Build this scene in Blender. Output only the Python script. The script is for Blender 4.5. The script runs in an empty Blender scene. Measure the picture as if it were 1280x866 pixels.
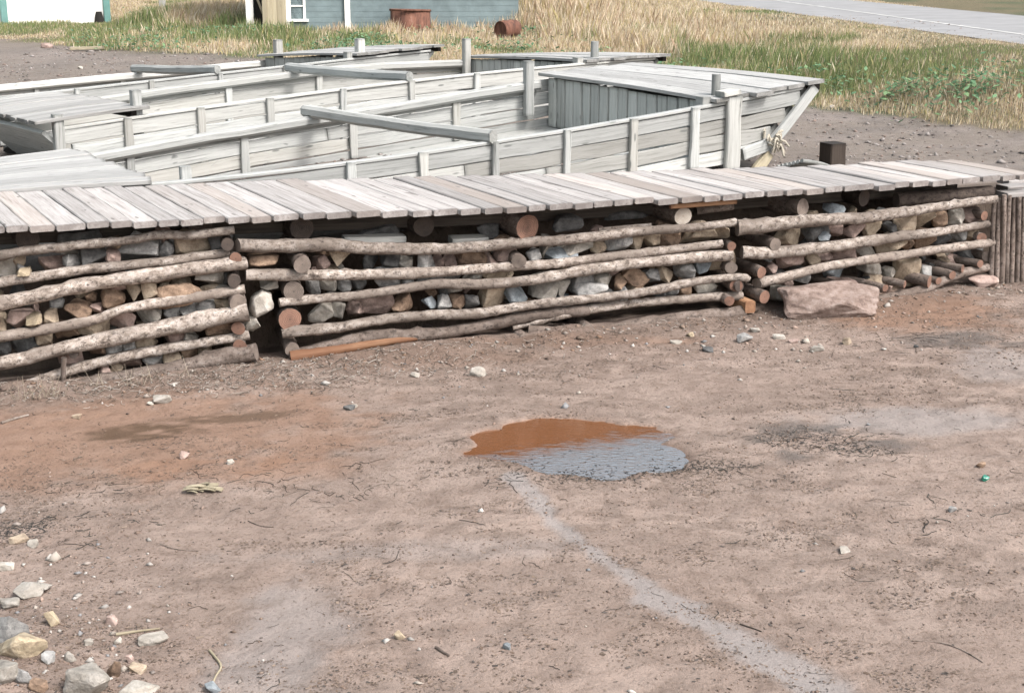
import bpy, bmesh, math, random
import numpy as np
from mathutils import Vector, noise as mnoise

random.seed(11)
RNG = np.random.default_rng(7)
S = bpy.context.scene
COL = S.collection
V3 = lambda *a: np.array(a, float)
def unit(v):
    v = np.asarray(v, float); return v / (np.linalg.norm(v) + 1e-12)
def sm(a, b, x):
    t = np.clip((np.asarray(x, float) - a) / (b - a), 0, 1); return t * t * (3 - 2 * t)

# ------------------------------------------------------------------ camera
FPX = 1778.0; PITCH = math.atan(489 / FPX); CAMH = 2.72
CP, SP = math.cos(PITCH), math.sin(PITCH)
EYE = V3(0, 0, CAMH)
def ray(x, y):
    dx = (x - 640) / FPX; dy = (y - 433) / FPX
    return V3(dx, CP - SP * dy, -SP - CP * dy)
def at(x, y, z):
    d = ray(x, y); return EYE + d * ((z - CAMH) / d[2])
def proj(P):
    h = CAMH - P[2]; zc = P[1] * CP + h * SP; yc = h * CP - P[1] * SP
    return 640 + FPX * P[0] / zc, 433 + FPX * yc / zc, zc
cam = bpy.data.cameras.new("camera"); cam.lens = 50.0; cam.sensor_width = 36.0
cam.clip_start = 0.05; cam.clip_end = 3000
camo = bpy.data.objects.new("camera", cam); COL.objects.link(camo)
camo.location = EYE; camo.rotation_euler = (math.pi / 2 - PITCH, 0, 0); S.camera = camo

# ------------------------------------------------------------------ noise
def vnoise(x, y, seed=0):
    x = np.asarray(x, float); y = np.asarray(y, float)
    xi = np.floor(x).astype(np.int64); yi = np.floor(y).astype(np.int64)
    fx = x - xi; fy = y - yi; fx = fx * fx * (3 - 2 * fx); fy = fy * fy * (3 - 2 * fy)
    def h(a, b):
        n = (a * 374761393 + b * 668265263 + seed * 1442695041) & 0xffffffff
        n = ((n ^ (n >> 13)) * 1274126177) & 0xffffffff
        return ((n ^ (n >> 16)) & 0xffff) / 65535.0
    return (h(xi, yi) * (1 - fx) + h(xi + 1, yi) * fx) * (1 - fy) + (h(xi, yi + 1) * (1 - fx) + h(xi + 1, yi + 1) * fx) * fy
def fbm(x, y, seed=0, o=4):
    t = 0; a = 0.5; s = 0
    for i in range(o):
        t = t + a * vnoise(x * 2 ** i, y * 2 ** i, seed + i * 17); s += a; a *= 0.55
    return t / s

# ------------------------------------------------------------------ terrain
EDGE = np.array([(-9, 7.9), (-6, 8.55), (-3.37, 9.23), (-1.54, 9.68), (0, 10.0), (1.93, 10.64), (4.15, 11.53), (6.5, 12.45), (12, 14.6)])
def wallY(X): return np.interp(X, EDGE[:, 0], EDGE[:, 1])
PUD = np.array([(583, 570), (600, 548), (640, 531), (690, 525), (750, 526), (800, 535), (827, 545), (822, 553), (862, 570), (858, 586), (800, 593),
                (740, 598), (680, 592), (650, 582), (628, 574)], float)
def beach0(X, Y):
    return -0.02 + 0.04 * np.clip(X, -7, 0) + 0.028 * np.clip(X, 0, 7) - 0.012 * np.clip(wallY(X) - 0.5 - Y, -1, 6)
PUDW = np.array([at(x, y, -0.06) for x, y in PUD])[:, :2]
PUDC = PUDW.mean(0)
PUDZ = float(beach0(PUDC[0], PUDC[1])) - 0.004
PUDW = np.array([at(x, y, PUDZ) for x, y in PUD])[:, :2]; PUDC = PUDW.mean(0)
def polymask(X, Y, P, soft):
    """signed distance like mask for a polygon: 1 inside, 0 outside with a soft edge"""
    X = np.asarray(X, float); Y = np.asarray(Y, float)
    ins = np.zeros(X.shape, bool); dmin = np.full(X.shape, 1e9)
    n = len(P)
    for i in range(n):
        x1, y1 = P[i]; x2, y2 = P[(i + 1) % n]
        c = ((y1 > Y) != (y2 > Y)) & (X < (x2 - x1) * (Y - y1) / (y2 - y1 + 1e-12) + x1)
        ins ^= c
        L = (x2 - x1) ** 2 + (y2 - y1) ** 2
        t = np.clip(((X - x1) * (x2 - x1) + (Y - y1) * (y2 - y1)) / L, 0, 1)
        dmin = np.minimum(dmin, np.hypot(X - x1 - t * (x2 - x1), Y - y1 - t * (y2 - y1)))
    sd = np.where(ins, dmin, -dmin)
    return sm(-soft, soft, sd)
RD_N = [at(860, 0, 1.5), at(1280, 57, 1.5)]; RD_L = [at(1001, 6, 1.5), at(1280, 45, 1.5)]; RD_F = [at(1052, 0, 1.5), at(1280, 21, 1.5)]
def rdx(P, Y):
    (a, b) = P; return a[0] + (b[0] - a[0]) * (Y - a[1]) / (b[1] - a[1])
def upper(X, Y):
    u = 0.765 + 0.075 * np.clip(X, -5, 0) * (1 - sm(16, 24, Y)) + 0.30 * sm(13, 34, Y)
    k = sm(-3.2, -0.25, X - rdx(RD_N, Y)) * sm(13, 19, Y)
    u = u * (1 - k) + 1.5 * k
    u = u + 0.36 * np.exp(-(((X - 1.0) / 1.6) ** 2 + ((Y - 32.3) / 0.9) ** 2)) + 0.3 * sm(34, 60, Y) * (1 - k)
    return u
def tz(X, Y):
    X = np.asarray(X, float); Y = np.asarray(Y, float)
    b = beach0(X, Y)
    pil = 0.05 * np.exp(-((wallY(X) + 0.05 - Y) / 0.28) ** 2)
    b = b + pil * (0.4 + 1.2 * fbm(X * 2.3, Y * 2.3, 5, 2)) * (1 - .75 * sm(.5, 2.0, X))
    # stony bank rising in the near left corner
    b = b + 0.10 * sm(0.9, 0.0, np.hypot(X + 2.35, (Y - 4.9) * 0.8))
    m = sm(0.55, 0.75, Y - wallY(X))
    return b * (1 - m) + upper(X, Y) * m
def detail(X, Y):
    n1 = fbm(X * 1.6, Y * 1.6, 21, 3) - 0.5
    n2 = fbm(X * 9, Y * 9, 33, 3) - 0.5
    rough = sm(0.42, 0.62, fbm(X * 1.1 + 3, Y * 1.7, 45, 3))
    return 0.035 * n1 + n2 * (0.006 + 0.022 * rough)
def pudm(X, Y, soft=0.06): return polymask(X + 0.30 * (fbm(X * 4, Y * 6, 61, 3) - 0.5), Y + 0.16 * (fbm(X * 6, Y * 8, 62, 3) - 0.5), PUDW, soft)
def ground_z(X, Y):
    X = np.asarray(X, float); Y = np.asarray(Y, float)
    z = tz(X, Y); d = detail(X, Y)
    near = 1 - sm(9, 20, Y) * 0.3
    pm = pudm(X, Y, 0.07); pw = polymask(X, Y, PUDC + (PUDW - PUDC) * 1.0 + (PUDW - PUDC) / np.linalg.norm(PUDW - PUDC, axis=1)[:, None] * .42, 0.36)
    up = sm(0.4, 0.9, Y - wallY(X))
    flat = pw * (1 - up)
    base = z + d * near
    lvl = PUDZ + 0.016
    base = base * (1 - flat) + (lvl + 0.25 * d) * flat
    return base - 0.05 * pm * (1 - up)
def gz(x, y): return float(ground_z(np.array([x]), np.array([y]))[0])
def at_ground(x, y):
    z = 0.0 if y > 340 else 0.85
    for _ in range(25):
        P = at(x, y, z); z = 0.5 * z + 0.5 * float(tz(P[0:1], P[1:2])[0])
    return at(x, y, z)

# ------------------------------------------------------------------ materials
def newmat(name):
    m = bpy.data.materials.new(name); m.use_nodes = True
    nt = m.node_tree; b = nt.nodes["Principled BSDF"]
    return m, nt, b
def N(nt, t, **k):
    n = nt.nodes.new(t)
    for a, v in k.items(): setattr(n, a, v)
    return n
def ramp(nt, fac, stops):
    r = N(nt, "ShaderNodeValToRGB"); e = r.color_ramp.elements
    while len(e) < len(stops): e.new(0.5)
    for i, (p, c) in enumerate(stops):
        e[i].position = p; e[i].color = (c[0], c[1], c[2], 1) if hasattr(c, "__len__") else (c, c, c, 1)
    nt.links.new(fac, r.inputs[0]); return r.outputs[0]
def noisen(nt, vec, scale, detail=4, rough=0.6, dist=0.0):
    n = N(nt, "ShaderNodeTexNoise"); n.inputs["Scale"].default_value = scale; n.inputs["Detail"].default_value = detail
    n.inputs["Roughness"].default_value = rough; n.inputs["Distortion"].default_value = dist
    if vec is not None: nt.links.new(vec, n.inputs["Vector"])
    return n.outputs[0]
def mixc(nt, fac, a, b, mode="MIX"):
    m = N(nt, "ShaderNodeMix", data_type="RGBA", blend_type=mode)
    for s, v in ((0, fac), (6, a), (7, b)):
        if isinstance(v, (int, float)): m.inputs[s].default_value = v
        elif isinstance(v, (tuple, list)): m.inputs[s].default_value = (v[0], v[1], v[2], 1)
        else: nt.links.new(v, m.inputs[s])
    return m.outputs[2]
def mathn(nt, op, a, b=0.0):
    m = N(nt, "ShaderNodeMath", operation=op)
    for s, v in ((0, a), (1, b)):
        if isinstance(v, (int, float)): m.inputs[s].default_value = v
        else: nt.links.new(v, m.inputs[s])
    return m.outputs[0]
def scaled(nt, vec, sc):
    m = N(nt, "ShaderNodeMapping"); m.inputs["Scale"].default_value = sc; nt.links.new(vec, m.inputs["Vector"]); return m.outputs[0]
def attr(nt, name): 
    a = N(nt, "ShaderNodeAttribute"); a.attribute_name = name; return a
def bump(nt, b, h, strength=0.4, dist=0.01):
    n = N(nt, "ShaderNodeBump"); n.inputs["Strength"].default_value = strength; n.inputs["Distance"].default_value = dist
    nt.links.new(h, n.inputs["Height"]); nt.links.new(n.outputs[0], b.inputs["Normal"])

def wood(name, light, mid, dark, tint=(0.45, 0.30, 0.20), tintamt=0.25, rough=0.8, contrast=1.0, vary=0.5):
    m, nt, b = newmat(name)
    u = attr(nt, "uvw").outputs["Vector"]
    info = N(nt, "ShaderNodeObjectInfo")
    off = N(nt, "ShaderNodeVectorMath", operation="ADD"); nt.links.new(u, off.inputs[0])
    cmb = N(nt, "ShaderNodeCombineXYZ"); r50 = mathn(nt, "MULTIPLY", info.outputs["Random"], 57.0)
    for i in range(3): nt.links.new(r50, cmb.inputs[i])
    nt.links.new(cmb.outputs[0], off.inputs[1]); u = off.outputs[0]
    grain = noisen(nt, scaled(nt, u, (1.6, 42, 42)), 1.0, 5, 0.65, 0.3)
    fine = noisen(nt, scaled(nt, u, (5, 160, 160)), 1.0, 3, 0.6)
    blot = noisen(nt, scaled(nt, u, (2.2, 5, 5)), 1.0, 4, 0.65)
    c = ramp(nt, grain, [(0.28, dark), (0.44, mid), (0.62, light)])
    c = mixc(nt, ramp(nt, blot, [(0.42, 0), (0.72, 0.75)]), c, mid)
    c = mixc(nt, mathn(nt, "MULTIPLY", ramp(nt, fine, [(0.30, 1.0), (0.42, 0)]), 0.5 * contrast), c, dark)
    # per piece tint and value
    tf = mathn(nt, "MULTIPLY", ramp(nt, mathn(nt, "FRACT", mathn(nt, "MULTIPLY", info.outputs["Random"], 7.31)), [(0.5, 0), (1.0, 1)]), tintamt)
    c = mixc(nt, tf, c, tint)
    val = mathn(nt, "ADD", mathn(nt, "MULTIPLY", mathn(nt, "FRACT", mathn(nt, "MULTIPLY", info.outputs["Random"], 3.77)), vary), 1 - vary * 0.62)
    val = mathn(nt, "MULTIPLY", val, mathn(nt, "ADD", mathn(nt, "MULTIPLY", attr(nt, "tone").outputs["Fac"], 0.34), 0.83))
    hsv = N(nt, "ShaderNodeHueSaturation"); nt.links.new(c, hsv.inputs["Color"]); nt.links.new(val, hsv.inputs["Value"])
    # dark water stains and weathered knots with a shape of their own
    st = ramp(nt, noisen(nt, scaled(nt, u, (3.0, 9, 9)), 1.0, 3, 0.5, 0.8), [(0.70, 0), (0.76, 0.75)])
    c = mixc(nt, st, hsv.outputs[0], dark)
    vk = N(nt, 'ShaderNodeTexVoronoi'); vk.inputs['Scale'].default_value = 1.0; nt.links.new(scaled(nt, u, (2.4, 9, 9)), vk.inputs['Vector'])
    c = mixc(nt, ramp(nt, vk.outputs['Distance'], [(0.07, 0.8), (0.12, 0)]), c, dark)
    ends = mathn(nt, 'MULTIPLY', attr(nt, 'capr').outputs['Fac'], ramp(nt, blot, [(0.3, 0.25), (0.65, 0.85)]))
    c = mixc(nt, ends, c, dark)
    nt.links.new(c, b.inputs["Base Color"]); b.inputs["Roughness"].default_value = rough
    b.inputs["Specular IOR Level"].default_value = 0.25
    bump(nt, b, mathn(nt, "ADD", grain, mathn(nt, "MULTIPLY", fine, 0.5)), 0.55, 0.006)
    return m
M = {}
M["deck"] = wood("weathered deck wood", (0.56, 0.54, 0.52), (0.43, 0.405, 0.385), (0.17, 0.15, 0.14), (0.43, 0.345, 0.28), 0.5, vary=0.28)
M["boat"] = wood("silver grey boat wood", (0.59, 0.605, 0.585), (0.48, 0.495, 0.475), (0.18, 0.19, 0.18), (0.40, 0.36, 0.29), 0.35, vary=0.34)
M["boatdeck"] = wood("grey weathered boat deck wood", (0.54, 0.54, 0.52), (0.42, 0.42, 0.405), (0.13, 0.13, 0.12), (0.36, 0.31, 0.25), 0.35, vary=0.4)
M["boatshade"] = wood("bulkhead wood lifted for shade", (0.62, 0.635, 0.60), (0.53, 0.545, 0.51), (0.20, 0.21, 0.19), (0.40, 0.41, 0.37), 0.2, vary=0.4)  # copy of the boat wood, colour lightened against the shade on the bulkhead
M["dark"] = wood("dark and shaded timber", (0.10, 0.085, 0.07), (0.06, 0.05, 0.042), (0.02, 0.017, 0.015), (0.08, 0.05, 0.035), 0.3)
M["fresh"] = wood("orange sawn wood", (0.44, 0.27, 0.16), (0.31, 0.17, 0.095), (0.17, 0.08, 0.045), (0.42, 0.25, 0.14), 0.3)
M["cream"] = wood("cream board wood", (0.50, 0.45, 0.33), (0.42, 0.37, 0.26), (0.26, 0.22, 0.15), (0.42, 0.36, 0.25), 0.3)

def bark(name, light, mid, dark, lich=(0.45, 0.42, 0.38)):
    m, nt, b = newmat(name)
    u = attr(nt, "uvw").outputs["Vector"]; info = N(nt, "ShaderNodeObjectInfo")
    off = N(nt, "ShaderNodeVectorMath", operation="ADD"); nt.links.new(u, off.inputs[0])
    cmb = N(nt, "ShaderNodeCombineXYZ"); r50 = mathn(nt, "MULTIPLY", info.outputs["Random"], 57.0)
    for i in range(3): nt.links.new(r50, cmb.inputs[i])
    nt.links.new(cmb.outputs[0], off.inputs[1]); u = off.outputs[0]
    n1 = noisen(nt, scaled(nt, u, (17, 26, 26)), 1.0, 6, 0.75)
    n2 = noisen(nt, scaled(nt, u, (110, 40, 40)), 1.0, 3, 0.6)
    n3 = noisen(nt, scaled(nt, u, (2.0, 5, 5)), 1.0, 3, 0.6)
    c = ramp(nt, n1, [(0.33, dark), (0.45, mid), (0.60, light), (0.78, lich)])
    c = mixc(nt, ramp(nt, n2, [(0.30, 0.85), (0.40, 0)]), c, dark)
    c = mixc(nt, ramp(nt, n3, [(0.42, 0), (0.62, 0.9)]), c, mixc(nt, 0.45, mid, dark))
    n4 = noisen(nt, scaled(nt, u, (24, 30, 30)), 1.0, 4, 0.7)
    c = mixc(nt, ramp(nt, n4, [(0.34, 0.8), (0.47, 0)]), c, dark)
    vor = N(nt, "ShaderNodeTexVoronoi"); vor.inputs["Scale"].default_value = 1.0; nt.links.new(scaled(nt, u, (13, 22, 22)), vor.inputs["Vector"])
    c = mixc(nt, ramp(nt, vor.outputs["Distance"], [(0.09, 0.85), (0.17, 0)]), c, dark)
    val = mathn(nt, "ADD", mathn(nt, "MULTIPLY", mathn(nt, "FRACT", mathn(nt, "MULTIPLY", info.outputs["Random"], 5.7)), 0.45), 0.72)
    hsv = N(nt, "ShaderNodeHueSaturation"); nt.links.new(c, hsv.inputs["Color"]); nt.links.new(val, hsv.inputs["Value"])
    nt.links.new(hsv.outputs[0], b.inputs["Base Color"]); b.inputs["Roughness"].default_value = 0.85
    b.inputs["Specular IOR Level"].default_value = 0.2
    bump(nt, b, mathn(nt, "ADD", n1, mathn(nt, "MULTIPLY", n2, 0.6)), 0.7, 0.008)
    return m
M["birch"] = bark("pale pinkish bark", (0.59, 0.53, 0.475), (0.34, 0.285, 0.24), (0.075, 0.06, 0.052), (0.70, 0.66, 0.63))
M["greybark"] = bark("grey brown bark", (0.34, 0.285, 0.25), (0.235, 0.185, 0.155), (0.06, 0.048, 0.04), (0.40, 0.36, 0.32))
M["darkbark"] = bark("dark and shaded bark", (0.10, 0.08, 0.065), (0.065, 0.05, 0.042), (0.02, 0.016, 0.014), (0.14, 0.12, 0.10))
def cutend(name, a, c_):
    m, nt, b = newmat(name)
    cr = attr(nt, "capr").outputs["Fac"]; info = N(nt, "ShaderNodeObjectInfo")
    tc = N(nt, "ShaderNodeTexCoord").outputs["Object"]
    n = noisen(nt, tc, 25, 3)
    s = mathn(nt, "SINE", mathn(nt, "MULTIPLY", mathn(nt, "ADD", cr, mathn(nt, "MULTIPLY", n, 0.18)), 42.0))
    c = mixc(nt, ramp(nt, s, [(0.2, 0), (0.9, 0.6)]), a, c_)
    c = mixc(nt, ramp(nt, noisen(nt, tc, 12, 4), [(0.4, 0), (0.7, 0.75)]), c, c_)
    c = mixc(nt, ramp(nt, cr, [(0.0, 0.7), (0.2, 0.0)]), c, c_)
    nt.links.new(c, b.inputs["Base Color"]); b.inputs["Roughness"].default_value = 0.85
    bump(nt, b, s, 0.25, 0.003); return m
M["cutred"] = cutend("reddish cut end", (0.30, 0.165, 0.115), (0.085, 0.05, 0.036))
M["cutgrey"] = cutend("grey cut end", (0.26, 0.21, 0.175), (0.085, 0.068, 0.057))
M["cutdark"] = cutend("dark cut end", (0.10, 0.075, 0.06), (0.035, 0.028, 0.024))
M["cutpale"] = cutend("pale cut end", (0.55, 0.50, 0.43), (0.30, 0.24, 0.19))

def stonemat(name, a, b_, c_):
    m, nt, b = newmat(name)
    tc = N(nt, "ShaderNodeTexCoord").outputs["Object"]; info = N(nt, "ShaderNodeObjectInfo")
    off = N(nt, "ShaderNodeVectorMath", operation="ADD"); nt.links.new(tc, off.inputs[0])
    cmb = N(nt, "ShaderNodeCombineXYZ"); r50 = mathn(nt, "MULTIPLY", info.outputs["Random"], 91.0)
    for i in range(3): nt.links.new(r50, cmb.inputs[i])
    nt.links.new(cmb.outputs[0], off.inputs[1]); v = off.outputs[0]
    n1 = noisen(nt, v, 14, 6, 0.7); n2 = noisen(nt, v, 70, 4, 0.7); n3 = noisen(nt, scaled(nt, v, (6, 6, 22)), 1.0, 4, 0.6, 0.5)
    c = ramp(nt, n1, [(0.32, c_), (0.48, b_), (0.64, a)])
    c = mixc(nt, ramp(nt, n3, [(0.5, 0), (0.7, 0.5)]), c, c_)
    c = mixc(nt, ramp(nt, n2, [(0.32, 0.6), (0.45, 0)]), c, c_)
    val = mathn(nt, "ADD", mathn(nt, "MULTIPLY", info.outputs["Random"], 0.4), 0.78)
    hsv = N(nt, "ShaderNodeHueSaturation"); nt.links.new(c, hsv.inputs["Color"]); nt.links.new(val, hsv.inputs["Value"])
    nt.links.new(hsv.outputs[0], b.inputs["Base Color"]); b.inputs["Roughness"].default_value = 0.85
    b.inputs["Specular IOR Level"].default_value = 0.3
    bump(nt, b, mathn(nt, "ADD", n1, mathn(nt, "MULTIPLY", n2, 0.5)), 0.6, 0.012); return m
STONE = {
    "grey": stonemat("grey stone", (0.46, 0.455, 0.435), (0.33, 0.325, 0.31), (0.13, 0.13, 0.13)),
    "blue-grey": stonemat("blue grey stone", (0.34, 0.37, 0.39), (0.23, 0.26, 0.275), (0.13, 0.145, 0.155)),
    "pinkish": stonemat("pinkish stone", (0.50, 0.385, 0.335), (0.38, 0.28, 0.24), (0.19, 0.14, 0.12)),
    "tan": stonemat("tan stone", (0.55, 0.46, 0.35), (0.42, 0.34, 0.25), (0.22, 0.165, 0.12)),
    "rusty brown": stonemat("rusty brown stone", (0.42, 0.30, 0.21), (0.29, 0.20, 0.14), (0.10, 0.068, 0.048)),
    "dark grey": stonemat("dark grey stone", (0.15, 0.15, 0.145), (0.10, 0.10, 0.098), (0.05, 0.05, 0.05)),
    "pale": stonemat("pale stone", (0.53, 0.50, 0.45), (0.40, 0.37, 0.32), (0.26, 0.24, 0.21)),
    "cream": stonemat("cream stone", (0.58, 0.49, 0.36), (0.46, 0.38, 0.26), (0.27, 0.21, 0.15)),
}
def plain(name, c, rough=0.8, var=0.25, scale=20, spec=0.3, metal=0.0):
    m, nt, b = newmat(name)
    tc = N(nt, "ShaderNodeTexCoord").outputs["Object"]
    n = noisen(nt, tc, scale, 5, 0.65)
    lo = tuple(x * (1 - var) for x in c); hi = tuple(min(1, x * (1 + var)) for x in c)
    nt.links.new(ramp(nt, n, [(0.35, lo), (0.65, hi)]), b.inputs["Base Color"])
    b.inputs["Roughness"].default_value = rough; b.inputs["Specular IOR Level"].default_value = spec; b.inputs["Metallic"].default_value = metal
    bump(nt, b, n, 0.2, 0.004); return m
M["bluepaint"] = plain("dull blue painted board", (0.21, 0.275, 0.285), 0.7, 0.16, 3)
M["whitepaint"] = plain("white paint", (0.78, 0.78, 0.74), 0.6, 0.05, 4)
M["tealpaint"] = plain("teal trim paint", (0.18, 0.36, 0.33), 0.6, 0.1, 4)
M["darkglass"] = plain("dark window glass", (0.02, 0.025, 0.025), 0.08, 0.2, 3, 0.6)
M["blackhole"] = plain("near-black room shade and skirting", (0.03, 0.028, 0.025), 0.9, 0.2, 3)
M["roof"] = plain("grey roofing felt", (0.12, 0.12, 0.12), 0.9, 0.2, 6)
M["rope"] = plain("frayed pale rope", (0.48, 0.44, 0.36), 0.95, 0.35, 60)
M["greenglass"] = plain("green glass", (0.03, 0.22, 0.15), 0.2, 0.2, 20, 0.5)
def rustmat():
    m, nt, b = newmat("rust"); tc = N(nt, "ShaderNodeTexCoord").outputs["Object"]
    n = noisen(nt, scaled(nt, tc, (9, 9, 3)), 1.0, 6, 0.7)
    nt.links.new(ramp(nt, n, [(0.3, (0.05, 0.026, 0.02)), (0.45, (0.14, 0.06, 0.038)), (0.6, (0.24, 0.11, 0.07)), (0.78, (0.36, 0.25, 0.21))]), b.inputs["Base Color"])
    b.inputs["Roughness"].default_value = 0.9; bump(nt, b, n, 0.4, 0.01); return m
M["rust"] = rustmat()
def colormat(name, transl=0.0, rough=0.8, attrname="col"):
    m, nt, b = newmat(name)
    a = attr(nt, attrname).outputs["Color"]
    nt.links.new(a, b.inputs["Base Color"]); b.inputs["Roughness"].default_value = rough; b.inputs["Specular IOR Level"].default_value = 0.2
    if transl:
        t = N(nt, "ShaderNodeBsdfTranslucent"); nt.links.new(a, t.inputs["Color"])
        mx = N(nt, "ShaderNodeMixShader"); mx.inputs[0].default_value = transl
        out = nt.nodes["Material Output"]
        nt.links.new(b.outputs[0], mx.inputs[1]); nt.links.new(t.outputs[0], mx.inputs[2]); nt.links.new(mx.outputs[0], out.inputs[0])
    return m
M["veg"] = colormat("dry and green grass blades", 0.35)
M["bits"] = colormat("small litter", 0.0, 0.8)

# ------------------------------------------------------------------ mesh building
class MB:
    def __init__(s): s.v = []; s.f = []; s.u = []; s.c = []; s.m = []; s.sm = []; s.t = []
    def add(s, vs, fs, us=None, cs=None, mi=0, smooth=False, tone=None):
        o = len(s.v); s.v.extend([tuple(map(float, p)) for p in vs])
        s.f.extend([tuple(i + o for i in f) for f in fs])
        s.u.extend(us if us is not None else [tuple(map(float, p)) for p in vs])
        s.c.extend(cs if cs is not None else [0.5] * len(vs))
        s.t.extend([tone if tone is not None else 0.5] * len(vs))
        s.m.extend(mi if hasattr(mi, "__len__") else [mi] * len(fs)); s.sm.extend([smooth] * len(fs))
ORG = {}
def link(name, mesh, parent=None, origin=None):
    o = bpy.data.objects.new(name, mesh); COL.objects.link(o)
    if parent is not None: o.parent = parent
    return o
def build(name, mb, mats, parent=None, origin=None):
    """one mesh object; vertices are given in world space and made local to its origin"""
    if not hasattr(mats, "__len__"): mats = [mats]
    v = np.array(mb.v, float)
    if origin is None:
        origin = ORG[parent.name] if parent is not None else V3((v[:, 0].min() + v[:, 0].max()) / 2, (v[:, 1].min() + v[:, 1].max()) / 2, v[:, 2].min())
    po = ORG[parent.name] if parent is not None else V3(0, 0, 0)
    me = bpy.data.meshes.new(name); me.from_pydata([tuple(p) for p in v - origin], [], mb.f); 
    for m in mats: me.materials.append(m)
    me.polygons.foreach_set("material_index", np.array(mb.m, np.int32)); me.polygons.foreach_set("use_smooth", np.array(mb.sm, bool))
    a = me.attributes.new("uvw", "FLOAT_VECTOR", "POINT"); a.data.foreach_set("vector", np.array(mb.u, np.float32).ravel())
    a = me.attributes.new("capr", "FLOAT", "POINT"); a.data.foreach_set("value", np.array(mb.c, np.float32))
    a = me.attributes.new("tone", "FLOAT", "POINT"); a.data.foreach_set("value", np.array(mb.t, np.float32))
    me.update()
    o = link(name, me, parent); o.location = origin - po; ORG[o.name] = origin
    return o
def thing(name, label, cat, loc, group=None):
    o = bpy.data.objects.new(name, None); COL.objects.link(o); o.location = loc; o.empty_display_size = 0.2
    ORG[o.name] = np.array(loc, float); tag(o, label, cat, group); return o
def tag(o, label=None, cat=None, group=None, kind=None):
    if label: o["label"] = label
    if cat: o["category"] = cat
    if group: o["group"] = group
    if kind: o["kind"] = kind
    return o
def spline(pts, n):
    pts = np.asarray(pts, float)
    if len(pts) == 2:
        t = np.linspace(0, 1, n)[:, None]; return pts[0] * (1 - t) + pts[1] * t
    P = np.vstack([2 * pts[0] - pts[1], pts, 2 * pts[-1] - pts[-2]])
    L = np.r_[0, np.cumsum(np.linalg.norm(np.diff(pts, axis=0), axis=1))]
    out = []
    for s in np.linspace(0, L[-1], n):
        i = min(np.searchsorted(L, s, "right") - 1, len(pts) - 2); t = (s - L[i]) / (L[i + 1] - L[i])
        p0, p1, p2, p3 = P[i], P[i + 1], P[i + 2], P[i + 3]
        out.append(0.5 * ((2 * p1) + (-p0 + p2) * t + (2 * p0 - 5 * p1 + 4 * p2 - p3) * t * t + (-p0 + 3 * p1 - 3 * p2 + p3) * t ** 3))
    return np.array(out)
def tube(mb, pts, r0, r1=None, seg=12, n=None, lump=0.08, bend=0.0, cap=1, seed=None, knots=0, mi=0, tilt=0.0):
    """a log: round section with lumps and knots, cut ends in material slot `cap`"""
    r1 = r0 if r1 is None else r1; rnd = random.Random(seed if seed is not None else random.random())
    L = float(np.sum(np.linalg.norm(np.diff(np.asarray(pts, float), axis=0), axis=1)))
    n = n or max(4, int(L / 0.05) + 2); n = min(n, 90)
    P = spline(pts, n); so = rnd.uniform(0, 50)
    kn = [(rnd.uniform(0.03, 0.97) * L, rnd.uniform(0, 6.28), rnd.uniform(0.12, 0.4)) for _ in range(knots)]
    vs, us, cs, fs, ms = [], [], [], [], []
    for i in range(n):
        d = unit(P[min(i + 1, n - 1)] - P[max(i - 1, 0)])
        a = unit(np.cross(d, V3(0, 0, 1) if abs(d[2]) < 0.9 else V3(1, 0, 0))); b = np.cross(a, d)
        t = i / (n - 1); s = t * L; r = r0 + (r1 - r0) * t
        wob = bend * V3(0, 0, 1) * (mnoise.noise(Vector((so, s * 1.3, 0)))) + bend * a * (mnoise.noise(Vector((so + 9, s * 1.3, 4))))
        for j in range(seg):
            th = 2 * math.pi * j / seg; cx, sx = math.cos(th), math.sin(th)
            rr = r * (1 + lump * mnoise.noise(Vector((so + cx * 0.9, sx * 0.9, s / max(r, 0.01) * 0.5))) + lump * 0.7 * mnoise.noise(Vector((so, s * 2.5, 3))))
            for (ks, ka, kh) in kn:
                dd = ((s - ks) / (r * 0.55)) ** 2 + (math.atan2(math.sin(th - ka), math.cos(th - ka)) / 0.5) ** 2
                rr += r * kh * math.exp(-dd)
            sk = 0
            if i == 0 or i == n - 1: sk = tilt * r * cx
            vs.append(P[i] + wob + a * rr * cx + b * rr * sx + d * sk); us.append((s, rr * cx, rr * sx)); cs.append(1.0)
    for i in range(n - 1):
        for j in range(seg):
            k = (j + 1) % seg; fs.append((i * seg + j, i * seg + k, (i + 1) * seg + k, (i + 1) * seg + j)); ms.append(mi)
    mb.add(vs, fs, us, cs, ms, True)
    for e, i in ((0, 0), (1, n - 1)):
        ring = vs[i * seg:(i + 1) * seg]; c = np.mean(ring, axis=0)
        cv = [c] + list(ring); f = [(0, 1 + j, 1 + (j + 1) % seg) if e else (0, 1 + (j + 1) % seg, 1 + j) for j in range(seg)]
        mb.add(cv, f, [us[i * seg]] * (seg + 1), [0.0] + [1.0] * seg, cap, False)
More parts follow.
